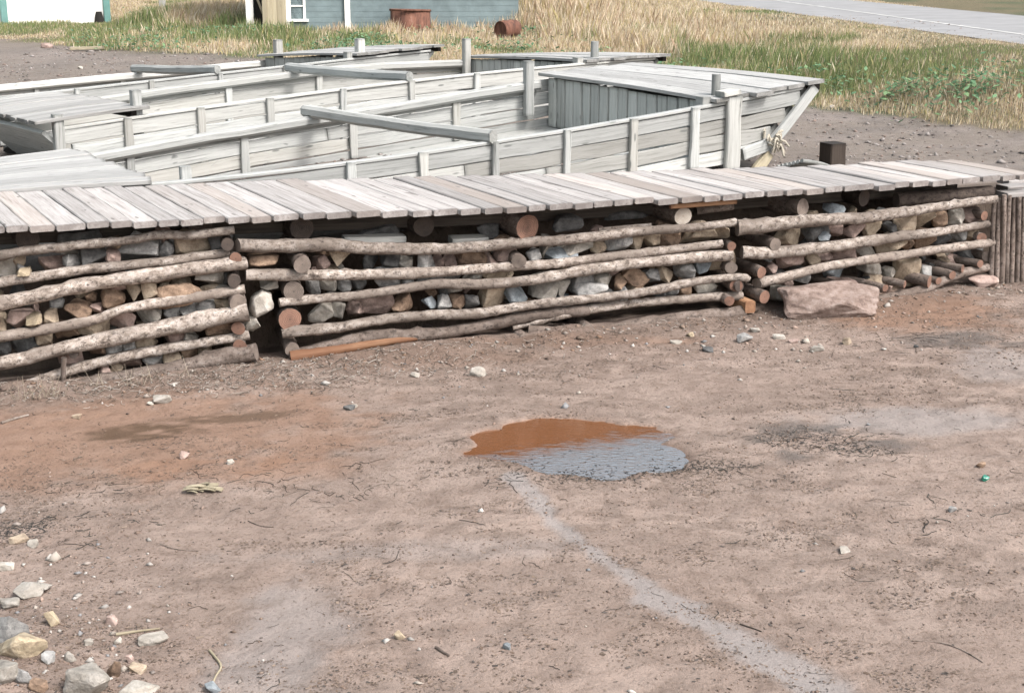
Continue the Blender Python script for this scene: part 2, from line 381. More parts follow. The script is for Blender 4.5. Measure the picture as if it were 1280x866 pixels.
def board(mb, pts, w, t, up, n=None, jit=0.004, ch=0.006, mi=0, seed=None, w1=None, taper_t=None):
    """sawn board along a path with slightly worn, chamfered edges; `up` is the direction of its thickness t"""
    rnd = random.Random(seed if seed is not None else random.random())
    pts = [np.asarray(p, float) for p in pts]
    L = float(sum(np.linalg.norm(b - a) for a, b in zip(pts, pts[1:])))
    n = n or max(2, min(24, int(L / 0.22) + 2)); P = spline(pts, n); so = rnd.uniform(0, 40)
    if L > .12:
        e = min(.035, L * .2); P = np.vstack([P[:1], P[:1] + unit(P[1] - P[0]) * e, P[1:-1], P[-1:] - unit(P[-1] - P[-2]) * e, P[-1:]]); n += 2
    w1 = w if w1 is None else w1
    vs, us, fs = [], [], []
    for i in range(n):
        d = unit(P[min(i + 1, n - 1)] - P[max(i - 1, 0)]); sd = unit(np.cross(d, up)); u = np.cross(sd, d)
        s = float(np.linalg.norm(P[i] - P[0])); ww = w + (w1 - w) * s / L
        a, b = ww / 2, t / 2; c = min(ch, b * 0.8)
        for (x, y) in ((-a + c, -b), (a - c, -b), (a, -b + c), (a, b - c), (a - c, b), (-a + c, b), (-a, b - c), (-a, -b + c)):
            jx = jit * mnoise.noise(Vector((so + (5 if x > 0 else 0), s * 4, 1))) * 2; jy = jit * 0.5 * mnoise.noise(Vector((so + 20, s * 3, x * 9)))
            vs.append(P[i] + sd * (x + jx) + u * (y + jy)); us.append((s + so, x, y))
    for i in range(n - 1):
        for j in range(8):
            k = (j + 1) % 8; fs.append((i * 8 + j, i * 8 + k, (i + 1) * 8 + k, (i + 1) * 8 + j))
    fs.append(tuple(reversed(range(8)))); fs.append(tuple((n - 1) * 8 + j for j in range(8)))
    cs_ = [1.0 if i in (0, n - 1) else 0.0 for i in range(n) for _ in range(8)]
    mb.add(vs, fs, us, cs_, mi, False, rnd.random())
def rock_mesh(name, size, seed, mat, squash=1.0, sub=2, rough=0.05):
    """angular stone: convex hull of scattered points, softened edges"""
    rnd = random.Random(seed); bm = bmesh.new()
    for _ in range(rnd.randint(11, 18)):
        v = Vector((rnd.gauss(0, 1), rnd.gauss(0, 1), rnd.gauss(0, 1))).normalized()
        v = Vector([math.copysign(abs(c) ** 0.72, c) for c in v]) * rnd.uniform(0.85, 1.0)
        bm.verts.new(v)
    r = bmesh.ops.convex_hull(bm, input=bm.verts)
    bmesh.ops.delete(bm, geom=list({g for g in r["geom_interior"] + r["geom_unused"] if isinstance(g, bmesh.types.BMVert)}), context="VERTS")
    bmesh.ops.dissolve_limit(bm, angle_limit=0.2, verts=bm.verts, edges=bm.edges)
    bmesh.ops.bevel(bm, geom=list(bm.edges), offset=0.07, segments=1, affect="EDGES", clamp_overlap=True)
    bmesh.ops.triangulate(bm, faces=bm.faces)
    for _ in range(sub): bmesh.ops.subdivide_edges(bm, edges=[e for e in bm.edges if e.calc_length() > 0.22], cuts=1)
    bmesh.ops.triangulate(bm, faces=bm.faces)
    so = rnd.uniform(0, 99); bm.normal_update()
    mx = max(max(abs(c) for c in v.co) for v in bm.verts)
    for v in bm.verts:
        v.co += v.normal * rough * (mnoise.noise(v.co * 2.2 + Vector((so, 0, 0))) + 0.5 * mnoise.noise(v.co * 6 + Vector((so, 7, 0))))
        v.co /= mx
        v.co.x *= size[0] / 2; v.co.y *= size[1] / 2; v.co.z *= size[2] / 2
    me = bpy.data.meshes.new(name); bm.to_mesh(me); bm.free(); me.materials.append(mat); return me
def rock(name, label, cat, loc, size, color, seed, rot=0.0, tilt=0.0, group=None, sink=0.2):
    """loc is the ground point under it; sink is the share of its height below that point"""
    me = rock_mesh(name, size, seed, STONE[color] if isinstance(color, str) else color)
    o = link(name, me); o.location = (loc[0], loc[1], loc[2] + size[2] * (0.5 - sink)); o.rotation_euler = (tilt, tilt * 0.6, rot)
    return tag(o, label, cat, group)
def bulk(name, V, F, cols, mat, kind="stuff", label=None, cat=None):
    """one big numpy mesh of equal faces with a colour per vertex"""
    k = F.shape[1]; me = bpy.data.meshes.new(name)
    me.vertices.add(len(V)); me.vertices.foreach_set("co", V.astype(np.float32).ravel())
    me.loops.add(F.size); me.loops.foreach_set("vertex_index", F.astype(np.int32).ravel())
    me.polygons.add(len(F)); me.polygons.foreach_set("loop_start", np.arange(0, F.size, k, dtype=np.int32))
    me.update(calc_edges=True)
    a = me.color_attributes.new("col", "FLOAT_COLOR", "POINT"); c4 = np.ones((len(V), 4), np.float32); c4[:, :3] = cols; a.data.foreach_set("color", c4.ravel())
    me.materials.append(mat); me.validate()
    o = link(name, me); tag(o, label, cat, None, kind); return o
ORD = ["", "first", "second", "third", "fourth", "fifth", "sixth", "seventh", "eighth", "ninth", "tenth", "eleventh", "twelfth", "thirteenth",
       "fourteenth", "fifteenth", "sixteenth", "seventeenth", "eighteenth", "nineteenth", "twentieth", "twenty-first", "twenty-second", "twenty-third",
       "twenty-fourth", "twenty-fifth", "twenty-sixth", "twenty-seventh", "twenty-eighth", "twenty-ninth", "thirtieth"]
for t_ in ("thirty", "forty", "fifty"):
    for u_ in ORD[1:10]: ORD.append(t_ + "-" + u_)
    ORD.append("next " + t_)

# ------------------------------------------------------------------ ground
def axis(lo, hi, step, lo_far, hi_far, g=1.12):
    a = list(np.arange(lo, hi + 1e-6, step)); s = step
    while a[-1] < hi_far: s *= g; a.append(a[-1] + s)
    s = step; b = []
    x = lo
    while x > lo_far: s *= g; x -= s; b.append(x)
    return np.array(b[::-1] + a)
GRL = np.array([(-40, 36)] + [tuple(at_ground(x, y)[:2]) for x, y in ((5, 50), (130, 63), (300, 70))] + [(-0.5, 23.0)] +
               [tuple(at_ground(x, y)[:2]) for x, y in ((1000, 134), (1100, 143), (1200, 156), (1280, 166))] + [(9, 12.6), (40, 8)])
GRL = GRL[np.argsort(GRL[:, 0])]
def grassmask(X, Y):
    w = 0.9 * (fbm(X * 0.9, Y * 0.9, 71, 3) - 0.5) + 0.5 * (fbm(X * 4, Y * 4, 72, 2) - 0.5)
    g = sm(-0.25, 0.35, Y - np.interp(X, GRL[:, 0], GRL[:, 1]) + w)
    road = sm(-0.1, 0.2, X - rdx(RD_N, Y)) * sm(-0.2, 0.3, rdx(RD_F, Y) - X) * (Y > 12)
    return g * (1 - road)
def lerp3(c, m, k): return c * (1 - m[..., None]) + np.array(k) * m[..., None]
def ground_color(X, Y):
    """base colour of the soil itself and how wet it lies"""
    n1 = fbm(X * 0.8, Y * 1.2, 101, 4); n2 = fbm(X * 5, Y * 7, 102, 3); n3 = fbm(X * 2.2, Y * 3.4, 103, 4)
    c = np.zeros(X.shape + (3,)) + np.array((0.366, 0.284, 0.236))
    c = lerp3(c, sm(0.5, 0.75, n1) * 0.6, (0.38, 0.30, 0.252))
    c = lerp3(c, sm(0.48, 0.66, n2) * 0.6, (0.25, 0.185, 0.15))
    c = lerp3(c, sm(0.50, 0.62, n3) * 0.6, (0.29, 0.22, 0.18))
    n5 = fbm(X * 6, Y * 11, 104, 4); n6 = fbm(X * 1.3, Y * 2.0, 811, 4)
    c = lerp3(c, sm(0.47, 0.60, n5) * (0.25 + 0.75 * sm(.42, .6, n6)) * 0.75, (0.25, 0.19, 0.155))
    wet = 0.15 + 0.2 * sm(0.55, 0.3, n1)
    def blob(px, py, rx, ry, soft=0.5, wob=0.35, seed=0):
        P = at_ground(px, py); A = at_ground(px + rx, py); Bq = at_ground(px, py + ry)
        ax = abs(A[0] - P[0]); ay = abs(Bq[1] - P[1])
        r = np.hypot((X - P[0]) / ax, (Y - P[1]) / ay) + wob * (fbm(X * 3, Y * 3, 200 + seed, 3) - 0.5) * 2.4 + 0.55 * (fbm(X * 9, Y * 16, 230 + seed, 4) - 0.5)
        return sm(1 + soft * 0.5, 1 - soft * 0.5, r)
    beach = 1 - sm(0.45, 0.7, Y - wallY(X))
    def band(pts, w0, w1, wob, seed):
        W = np.array([at_ground(*p)[:2] for p in pts]); d = np.full(X.shape, 1e9); tt = np.zeros(X.shape)
        for i in range(len(W) - 1):
            a, b = W[i], W[i + 1]; L = ((b - a) ** 2).sum(); t = np.clip(((X - a[0]) * (b - a)[0] + (Y - a[1]) * (b - a)[1]) / L, 0, 1)
            dd = np.hypot(X - a[0] - t * (b - a)[0], Y - a[1] - t * (b - a)[1]); q = dd < d
            d = np.where(q, dd, d); tt = np.where(q, (i + t) / (len(W) - 1), tt)
        w = w0 + (w1 - w0) * tt
        return sm(1.25, 0.5, d / w + wob * (fbm(X * 4, Y * 4, seed, 3) - 0.5) * 3 + 0.9 * (fbm(X * 12, Y * 16, seed + 5, 4) - 0.5))
    red = np.clip(blob(130, 545, 330, 62, 0.7, 0.4, 1) * 0.8 + blob(330, 585, 160, 14, 0.8, 0.5, 2) * 0.5 + blob(1150, 392, 110, 22, 0.7, 0.4, 3) * 0.9 + blob(720, 425, 130, 9, 0.6, 0.4, 4) * .6 + blob(500, 445, 200, 14, .6, .4, 14) * .35, 0, 1)
    c = lerp3(c, red * beach * 0.82, (0.275, 0.155, 0.095)); wet = np.maximum(wet, red * beach * 0.55)
    dk = blob(180, 539, 72, 11, 0.5, 0.35, 5) + 0.8 * blob(275, 521, 75, 6, 0.6, 0.4, 15); dk = np.clip(dk, 0, 1)
    c = lerp3(c, dk * beach * 0.92 * sm(.2, .5, fbm(X * 8, Y * 14, 240, 3)), (0.10, 0.06, 0.033)); wet = np.maximum(wet, dk * beach * 0.7)
    s = band([(640, 600), (690, 650), (760, 705), (850, 765), (940, 810), (1030, 860)], 0.055, 0.11, 0.5, 301)
    s2 = np.clip(blob(345, 810, 80, 70, 0.9, 0.5, 6) * 0.85 + blob(1160, 522, 130, 17, 0.8, 0.5, 7) + blob(1250, 455, 60, 18, 0.8, 0.4, 8) * 0.8 + blob(480, 690, 190, 14, 0.9, 0.6, 9) * 0.5, 0, 1)
    sil = np.maximum(s * 0.62, s2 * 0.5) * beach
    c = lerp3(c, sil, (0.315, 0.30, 0.292)); wet = np.maximum(wet, sil * 0.95)
    smooth = np.maximum(sil, red * 0.6 * beach)
    # blackish weed stains
    wd = np.clip(blob(1030, 550, 95, 24, 0.9, 0.7, 10) * 0.6 + blob(880, 585, 60, 10, 0.9, 0.6, 11) * 0.5 + blob(1200, 425, 90, 12, 0.9, 0.7, 12) * 0.6, 0, 1)
    c = lerp3(c, wd * beach * sm(0.4, 0.6, n2), (0.10, 0.095, 0.09))
    # puddle bed
    pm = pudm(X, Y, 0.05) * beach; c = lerp3(c, pm, (0.25, 0.105, 0.04)); wet = np.maximum(wet, pm)
    rim = polymask(X, Y, PUDW, 0.18) * beach * (1 - pm); c = lerp3(c, rim * 0.75, (0.17, 0.11, 0.08)); wet = np.maximum(wet, rim * 0.6)
    # foot of the crib: trash line, dark soil
    ft = np.exp(-((wallY(X) - 0.1 - Y) / 0.3) ** 2) * beach
    c = lerp3(c, np.clip(ft * (0.4 + n2 * 0.7), 0, 1) * 0.7, (0.17, 0.125, 0.10))
    # bank behind the cribs
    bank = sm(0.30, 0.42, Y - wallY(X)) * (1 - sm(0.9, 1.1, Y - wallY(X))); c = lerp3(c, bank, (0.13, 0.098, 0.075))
    # gravel yard
    yard = sm(0.9, 1.1, Y - wallY(X))
    yc = np.zeros(X.shape + (3,)) + np.array((0.245, 0.208, 0.176)); yc = lerp3(yc, sm(0.45, 0.7, fbm(X * 0.7, Y * 1.6, 111, 4)) * 0.7, (0.29, 0.25, 0.225)); yc = lerp3(yc, sm(0.5, 0.7, fbm(X * 3, Y * 7, 112, 3)) * 0.5, (0.165, 0.145, 0.13))
    c = c * (1 - yard[..., None]) + yc * yard[..., None]; wet = wet * (1 - yard) + 0.1 * yard
    g = grassmask(X, Y)
    gc = np.zeros(X.shape + (3,)) + np.array((0.17, 0.14, 0.075)); gc = lerp3(gc, sm(0.45, 0.65, fbm(X * 0.6, Y * 0.6, 113, 3)), (0.085, 0.105, 0.045))
    c = c * (1 - g[..., None]) + gc * g[..., None]; wet = wet * (1 - g)
    return c, wet, smooth
gx = axis(-4.6, 5.0, 0.024, -900, 900, 1.10); gy = axis(3.9, 12.6, 0.024, -60, 1500, 1.06)
GX, GY = np.meshgrid(gx, gy)
GZ = ground_z(GX, GY); gcol, gwet, gsm = ground_color(GX, GY)
flat_ = gsm * (1 - sm(0.4, 0.9, GY - wallY(GX)))
GZ = GZ * (1 - flat_ * 0.8) + (tz(GX, GY) + 0.25 * detail(GX, GY)) * flat_ * 0.8 if False else GZ
ny, nx = GX.shape
idx = np.arange(nx * ny).reshape(ny, nx)
F = np.stack([idx[:-1, :-1], idx[:-1, 1:], idx[1:, 1:], idx[1:, :-1]], -1).reshape(-1, 4)
def groundmat():
    m, nt, b = newmat("beach mud, gravel and soil")
    a = attr(nt, "col").outputs["Color"]; w = attr(nt, "wet").outputs["Fac"]
    tc = N(nt, "ShaderNodeTexCoord").outputs["Object"]
    v = scaled(nt, tc, (1, 1, 0.4))
    n1 = noisen(nt, v, 9, 6, 0.72, 0.4); n2 = noisen(nt, v, 55, 5, 0.7); n3 = noisen(nt, v, 190, 3, 0.6)
    dry = mathn(nt, "SUBTRACT", 1.0, w)
    c = mixc(nt, mathn(nt, "MULTIPLY", ramp(nt, n1, [(0.36, 0.85), (0.52, 0)]), dry), a, mixc(nt, 1.0, a, (0.62, 0.58, 0.55), "MULTIPLY"))
    c = mixc(nt, mathn(nt, "MULTIPLY", ramp(nt, n2, [(0.36, 1.0), (0.47, 0)]), dry), c, mixc(nt, 1.0, a, (0.50, 0.46, 0.42), "MULTIPLY"))
    c = mixc(nt, mathn(nt, "MULTIPLY", ramp(nt, n3, [(0.58, 0), (0.72, 0.5)]), dry), c, mixc(nt, 1.0, a, (1.3, 1.28, 1.25), "MULTIPLY"))
    nt.links.new(c, b.inputs["Base Color"])
    r = mathn(nt, "SUBTRACT", 0.92, mathn(nt, "MULTIPLY", mathn(nt, "MULTIPLY", w, w), 0.50))
    nt.links.new(r, b.inputs["Roughness"]); b.inputs["Specular IOR Level"].default_value = 0.4
    h = mathn(nt, "ADD", mathn(nt, "MULTIPLY", n1, 0.8), mathn(nt, "ADD", mathn(nt, "MULTIPLY", n2, 0.5), mathn(nt, "MULTIPLY", n3, 0.25)))
    h = mathn(nt, "MULTIPLY", h, mathn(nt, "SUBTRACT", 1.0, mathn(nt, "MULTIPLY", w, 0.75)))
    bump(nt, b, h, 0.9, 0.025); return m
M["ground"] = groundmat()
go = bulk("ground", np.stack([GX, GY, GZ], -1).reshape(-1, 3), F, gcol.reshape(-1, 3), M["ground"], kind="structure")
a = go.data.attributes.new("wet", "FLOAT", "POINT"); a.data.foreach_set("value", gwet.ravel().astype(np.float32))
go.data.polygons.foreach_set("use_smooth", np.ones(len(F), bool))

# puddle: brown water standing in a shallow dip
def water():
    m, nt, b = newmat("brown puddle water")
    tc = N(nt, "ShaderNodeTexCoord").outputs["Object"]
    b.inputs["Base Color"].default_value = (0.150, 0.060, 0.023, 1); b.inputs["Roughness"].default_value = 0.25; b.inputs["Specular IOR Level"].default_value = 0.1
    # the near half is ruffled: small facets lean towards the viewer
    sep = N(nt, "ShaderNodeSeparateXYZ"); nt.links.new(tc, sep.inputs[0])
    yy = mathn(nt, "ADD", mathn(nt, "ADD", sep.outputs[1], mathn(nt, "MULTIPLY", sep.outputs[0], -0.42)), mathn(nt, "MULTIPLY", mathn(nt, "SUBTRACT", noisen(nt, scaled(nt, tc, (7, 26, 1)), 1.0, 3, 0.6), 0.5), 0.75))
    ruf = ramp(nt, mathn(nt, "ADD", yy, 0.5), [(0.38, 1), (0.66, 0)])
    bp = N(nt, "ShaderNodeBump"); bp.inputs["Distance"].default_value = 0.02
    nt.links.new(mathn(nt, "ADD", mathn(nt, "MULTIPLY", ruf, 0.28), 0.03), bp.inputs["Strength"]); nt.links.new(noisen(nt, scaled(nt, tc, (16, 52, 6)), 1.0, 3, 0.6, 0.3), bp.inputs["Height"])
    cmb = N(nt, "ShaderNodeCombineXYZ"); nt.links.new(mathn(nt, "MULTIPLY", ruf, -0.045), cmb.inputs[1])
    va = N(nt, "ShaderNodeVectorMath", operation="ADD"); nt.links.new(bp.outputs[0], va.inputs[0]); nt.links.new(cmb.outputs[0], va.inputs[1])
    vn = N(nt, "ShaderNodeVectorMath", operation="NORMALIZE"); nt.links.new(va.outputs[0], vn.inputs[0]); gl = N(nt, "ShaderNodeBsdfGlossy"); gl.inputs["Roughness"].default_value = 0.04; nt.links.new(vn.outputs[0], gl.inputs["Normal"])
    lw = N(nt, "ShaderNodeLayerWeight"); lw.inputs["Blend"].default_value = 0.5
    fac = mathn(nt, "MULTIPLY", mathn(nt, "POWER", lw.outputs["Facing"], 2.0), mathn(nt, "ADD", mathn(nt, "MULTIPLY", ruf, 1.5), 0.55))   # mirroring raised on the near half to strengthen the sky reflection
    mx = N(nt, "ShaderNodeMixShader"); nt.links.new(fac, mx.inputs[0]); nt.links.new(b.outputs[0], mx.inputs[1]); nt.links.new(gl.outputs[0], mx.inputs[2]); nt.links.new(mx.outputs[0], nt.nodes["Material Output"].inputs[0])
    return m
M["water"] = water()
ang = np.linspace(0, 2 * np.pi, 64, endpoint=False)
def grow(P, k): 
    d = P - PUDC; return PUDC + d + d / np.linalg.norm(d, axis=1)[:, None] * k
pp = grow(PUDW, 0.20)
mb = MB(); dense = []
for i in range(len(pp)):
    for t in (0, 0.33, 0.66): dense.append(pp[i] * (1 - t) + pp[(i + 1) % len(pp)] * t)
mb.add([(PUDC[0], PUDC[1], PUDZ)] + [(p[0], p[1], PUDZ) for p in dense], [(0, 1 + (i + 1) % len(dense), 1 + i) for i in range(len(dense))])
po = build("puddle", mb, M["water"]); tag(po, "shallow rust brown puddle lying on the bare beach mud", "puddle")

# road
mb = MB()
ys = np.r_[np.linspace(13, 60, 30), 90, 150, 300]
def zroad(Y): return 1.5 + 0.014
rows = []
for Y in ys:
    rows += [(rdx(RD_N, Y), Y, zroad(Y)), (rdx(RD_F, Y), Y, zroad(Y) )]
mb.add(rows, [(2 * i, 2 * i + 1, 2 * i + 3, 2 * i + 2) for i in range(len(ys) - 1)])
M["asphalt"] = plain("worn pale asphalt", (0.31, 0.31, 0.31), 0.85, 0.12, 1.5)
ro = build("road", mb, M["asphalt"]); tag(ro, kind="structure")
mb = MB(); rows = []
for Y in ys:
    x = rdx(RD_L, Y); rows += [(x - 0.05, Y, zroad(Y) + 0.005), (x + 0.06, Y, zroad(Y) + 0.005)]
mb.add(rows, [(2 * i, 2 * i + 1, 2 * i + 3, 2 * i + 2) for i in range(len(ys) - 1)])
M["roadpaint"] = plain("worn road paint", (0.55, 0.55, 0.53), 0.8, 0.3, 2.5)
ro = build("road_markings", mb, M["roadpaint"]); tag(ro, kind="structure")

# ------------------------------------------------------------------ log cribs and boardwalk
class Wall:
    def __init__(s, p0, p1):
        s.p0 = V3(p0[0], p0[1], 0); s.d = unit(V3(p1[0] - p0[0], p1[1] - p0[1], 0)); s.n = V3(-s.d[1], s.d[0], 0)
    def pt(s, x, y, off=0.0):
        d = ray(x, y); k = np.dot(s.p0 + s.n * off - EYE, s.n) / np.dot(d, s.n); return EYE + d * k
    def s_of(s, P): return float(np.dot(P - s.p0, s.d))
    def xyz(s, u, z, off=0.0): 
        q = s.p0 + s.d * u + s.n * off; return V3(q[0], q[1], z)
def pxr(P, px): return px / FPX * proj(P)[2]
WA = Wall((-3.4, 9.30), (-1.6, 9.75)); WB = Wall((-1.58, 9.75), (1.70, 10.65)); WC = Wall((1.75, 10.67), (3.95, 11.50))
BACKD = unit(V3(-0.47, 0.88, 0))

def face_logs(W, crib, rows, mats):
    """long logs lying along the face: pixel centre line and the two diameters"""
    out = []
    for k, (pts, d0, d1, mat, off, kn) in enumerate(rows):
        P = [W.pt(x, y, off) for x, y in pts]; mb = MB()
        tube(mb, P, pxr(P[0], d0) / 2, pxr(P[-1], d1) / 2, seg=14, lump=0.24, bend=0.035, knots=kn, seed=100 + k + int(abs(P[0][0]) * 99), tilt=random.uniform(-0.5, 0.5))
        build("log", mb, [M[mat], M["cutgrey"] if mat != "darkbark" else M["cutdark"]], crib); out.append((W, P))
    return out
def cross(W, crib, x, y, r, bm, cm, length=0.75, out=0.05, dirv=None, name="cross_log"):
    P = W.pt(x, y, 0.0); d = W.n if dirv is None else dirv; mb = MB(); R = pxr(P, r)
    tube(mb, [P + d * length, P + d * length * 0.5 + V3(0, 0, random.uniform(-.01, .01)), P - d * out], R * 1.05, R, seg=14, lump=0.13, bend=0.008, knots=2, tilt=random.uniform(-0.35, 0.35))
    return build(name, mb, [M[bm], M[cm]], crib)

cribA = thing("log_crib", "left log crib of stacked bark poles, cut off by the photo's left edge", "log crib", WA.xyz(1.0, float(tz(-2.4, 9.5)), 0.1))
rowsA = [
 ([(-60, 331), (7, 320), (148, 302), (200, 295), (240, 297), (293, 290)], 14, 11, "birch", 0.00, 6),
 ([(-60, 362), (0, 354), (148, 331), (287, 318)], 13, 12, "birch", 0.03, 5),
 ([(-60, 386), (0, 376), (148, 350), (306, 329)], 19, 17, "birch", -0.02, 8),
 ([(-60, 428), (0, 419), (111, 402), (166, 381), (306, 359)], 14, 12, "birch", 0.00, 6),
 ([(-60, 465), (0, 453), (148, 420), (310, 389)], 16, 22, "birch", -0.03, 9),
 ([(18, 484), (85, 464), (185, 442), (311, 416)], 13, 13, "birch", 0.02, 6),
 ([(-60, 508), (60, 488), (140, 474), (222, 461), (320, 440)], 22, 21, "greybark", -0.04, 7)]
logsA = face_logs(WA, cribA, rowsA, None)
for x, y, r, bm, cm in ((284, 304, 8, "darkbark", "cutdark"), (294, 321.5, 7.5, "greybark", "cutred"), (292, 350, 8, "greybark", "cutdark"), (297, 376, 10.5, "greybark", "cutgrey"),
                        (297, 408, 8.5, "greybark", "cutred"), (299, 430, 8.5, "greybark", "cutred"), (92, 440, 6, "darkbark", "cutdark")):
    cross(WA, cribA, x, y, r, bm, cm)
mb = MB(); P = [WA.pt(80, 447, -.07), WA.pt(79, 464, -.06), WA.pt(80, 482, -.05)]; tube(mb, P, .02, .016, seg=8); build("branch_stub", mb, [M["greybark"], M["cutdark"]], cribA)

cribB = thing("log_crib", "middle log crib of long pale poles over stacked stones", "log crib", WB.xyz(1.6, float(tz(0, 10.2)), 0.1))
rowsB = [
 ([(297, 306), (404, 305), (462, 312), (549, 312), (620, 306), (670, 302), (790, 291), (919, 278)], 18, 10, "birch", -0.02, 8),
 ([(307, 341), (433, 341), (520, 340), (600, 339), (670, 330), (790, 315), (902, 303)], 15, 10, "birch", 0.00, 8),
 ([(349, 379), (433, 369), (520, 361), (610, 354), (730, 339), (914, 317)], 11, 15, "birch", -0.02, 9),
 ([(352, 416), (462, 400), (549, 394), (600, 391), (730, 374), (820, 360), (919, 346), (935, 349)], 14, 10, "birch", -0.03, 9),
 ([(362, 445), (462, 422), (520, 418), (620, 405), (735, 386)], 18, 14, "greybark", -0.01, 4),
 ([(640, 408), (700, 393), (790, 380), (928, 369)], 11, 11, "birch", 0.02, 5),
 ([(660, 413), (739, 414), (850, 398), (931, 391)], 14, 18, "greybark", -0.03, 5)]
logsB = face_logs(WB, cribB, rowsB, None)
# the bottom pole has lost its bark: an orange strip of bare wood
mb = MB(); P = [WB.pt(363, 447, -.05), WB.pt(420, 438, -.055), WB.pt(475, 428, -.05), WB.pt(530, 421, -.03)]
tube(mb, P, pxr(P[0], 17) / 2, pxr(P[0], 8) / 2, seg=12, lump=0.2); build("bare_wood", mb, [M["fresh"], M["fresh"]], cribB)
for x, y, r, bm, cm, L, o in ((375.5, 327, 11, "greybark", "cutgrey", .75, .10), (366, 363, 13, "greybark", "cutgrey", .8, .04), (362, 397, 14, "dark", "cutred", .8, .05),
     (364, 435, 9, "greybark", "cutgrey", .8, .05), (646, 324.5, 9, "greybark", "cutgrey", .75, .06), (911.6, 306.5, 6, "greybark", "cutred", .7, .04),
     (911.6, 333.5, 7.5, "greybark", "cutgrey", .7, .04), (917.6, 356, 8, "greybark", "cutred", .7, .04), (649, 419, 7, "greybark", "cutgrey", .5, .12), (698, 416, 5, "greybark", "cutgrey", .5, .12),
     (730, 408, 8, "greybark", "cutgrey", .5, .10), (549, 430, 8, "greybark", "cutdark", .5, .10), (905, 372, 6, "greybark", "cutred", .5, .10)):
    cross(WB, cribB, x, y, r, bm, cm, L, o)
mb = MB(); P = [WB.pt(748, 287, .03), WB.pt(814, 281, .03)]; tube(mb, P, .014, .014, seg=8); build("thin_stick", mb, [M["birch"], M["cutgrey"]], cribB)
mb = MB(); P = [WB.pt(870, 264, .25), WB.pt(916, 258, .25)]; tube(mb, P, .03, .03, seg=10); build("log", mb, [M["greybark"], M["cutgrey"]], cribB)

cribC = thing("log_crib", "right log crib of thick pale poles behind the big pink boulder", "log crib", WC.xyz(1.1, float(tz(2.8, 11.1)), 0.1))
rowsC = [
 ([(921, 284), (989, 279), (1078, 269), (1167, 260), (1210, 255), (1246, 251)], 20, 9, "birch", -0.03, 8),
 ([(926, 315), (974, 313), (1078, 301), (1167, 290), (1236, 281)], 16, 10, "birch", -0.01, 8),
 ([(947, 351), (1019, 336), (1108, 325), (1182, 310), (1238, 301)], 13, 10, "birch", -0.02, 9),
 ([(1090, 376), (1152, 362), (1197, 343), (1238, 333)], 13, 11, "greybark", -0.05, 4)]
logsC = face_logs(WC, cribC, rowsC, None)
for x, y, r, bm, cm, L, o in ((947.5, 339, 7.5, "greybark", "cutred", .7, .06), (946, 367, 8, "greybark", "cutred", .6, .12), (921, 355, 8, "greybark", "cutdark", .7, .05),
     (1226.6, 269, 6, "greybark", "cutred", .7, .04), (1223.6, 296, 6, "greybark", "cutred", .7, .04), (1229.6, 319.5, 6, "greybark", "cutdark", .7, .04), (1246, 339, 6, "greybark", "cutred", .7, .04),
     (965, 305, 8, "greybark", "cutgrey", .7, .05)):
    cross(WC, cribC, x, y, r, bm, cm, L, o)
for x, y, r in ((1072, 359, 5), (1094, 358, 5), (1118, 353, 5), (1149, 350, 7.5), (1160, 348, 4.5), (1178, 341, 5.5), (1190, 333, 5), (1212, 328, 5), (1136, 372, 4), (1053, 357, 5)):
    cross(WC, cribC, x, y, r, "greybark", "cutred", 0.35, 0.10, unit(BACKD + V3(-.25, 0, 0)), "billet")
mb = MB(); c = WC.pt(938, 384, -.10); board(mb, [c + WC.n * .3, c], pxr(c, 15), pxr(c, 15), V3(0, 0, 1), n=3, ch=.01); build("squared_block", mb, M["fresh"], cribC)

# boardwalk ---------------------------------------------------------
DZ = 1.0
BACKE = np.array([(-7, 9.9), (-3.88, 10.66), (-2.83, 11.0), (-1.44, 11.32), (0, 11.5), (2.16, 11.97), (3.00, 12.12), (3.02, 12.24), (3.62, 12.32), (4.6, 12.45)])
EDL = np.r_[0, np.cumsum(np.hypot(*np.diff(EDGE, axis=0).T))]
def edge_at(s): return np.array([np.interp(s, EDL, EDGE[:, 0]), np.interp(s, EDL, EDGE[:, 1])])
s0 = float(np.interp(-4.4, EDGE[:, 0], EDL)); s1 = float(np.interp(4.13, EDGE[:, 0], EDL))
deck = thing("boardwalk", "weathered boardwalk of crosswise planks on top of the log cribs", "boardwalk", (0.3, 10.8, DZ - 0.1))
rnd = random.Random(4); s = s0; k = 0
while s < s1:
    wd = rnd.uniform(0.145, 0.20); sc = s + wd / 2; F0 = edge_at(sc) + rnd.uniform(-0.022, 0.018) * BACKD[:2]
    q = 0
    for t in np.linspace(0.4, 2.2, 400):
        p = F0 + BACKD[:2] * t
        if p[1] > np.interp(p[0], BACKE[:, 0], BACKE[:, 1]): q = t; break
    q = (q or 1.3) + rnd.uniform(-0.03, 0.03)
    zj = rnd.uniform(-0.007, 0.006); B0 = F0 + BACKD[:2] * q; tw = rnd.uniform(-.004, .004)
    mb = MB(); board(mb, [V3(F0[0], F0[1], DZ - 0.022 + zj + tw), V3(*(F0 + BACKD[:2] * q * .5), DZ - 0.022 + zj + rnd.uniform(-.004, .006)), V3(B0[0], B0[1], DZ - 0.022 + zj - tw)],
                     wd - 0.006 - rnd.uniform(0, .006), 0.042, V3(0, 0, 1), n=9, jit=0.0035, ch=.007, seed=rnd.random())
    build("plank", mb, M["deck"], deck); s += wd; k += 1
def along(a, b, off, z, n=8):
    return [V3(*(edge_at(t) + BACKD[:2] * off), z) for t in np.linspace(a, b, n)]
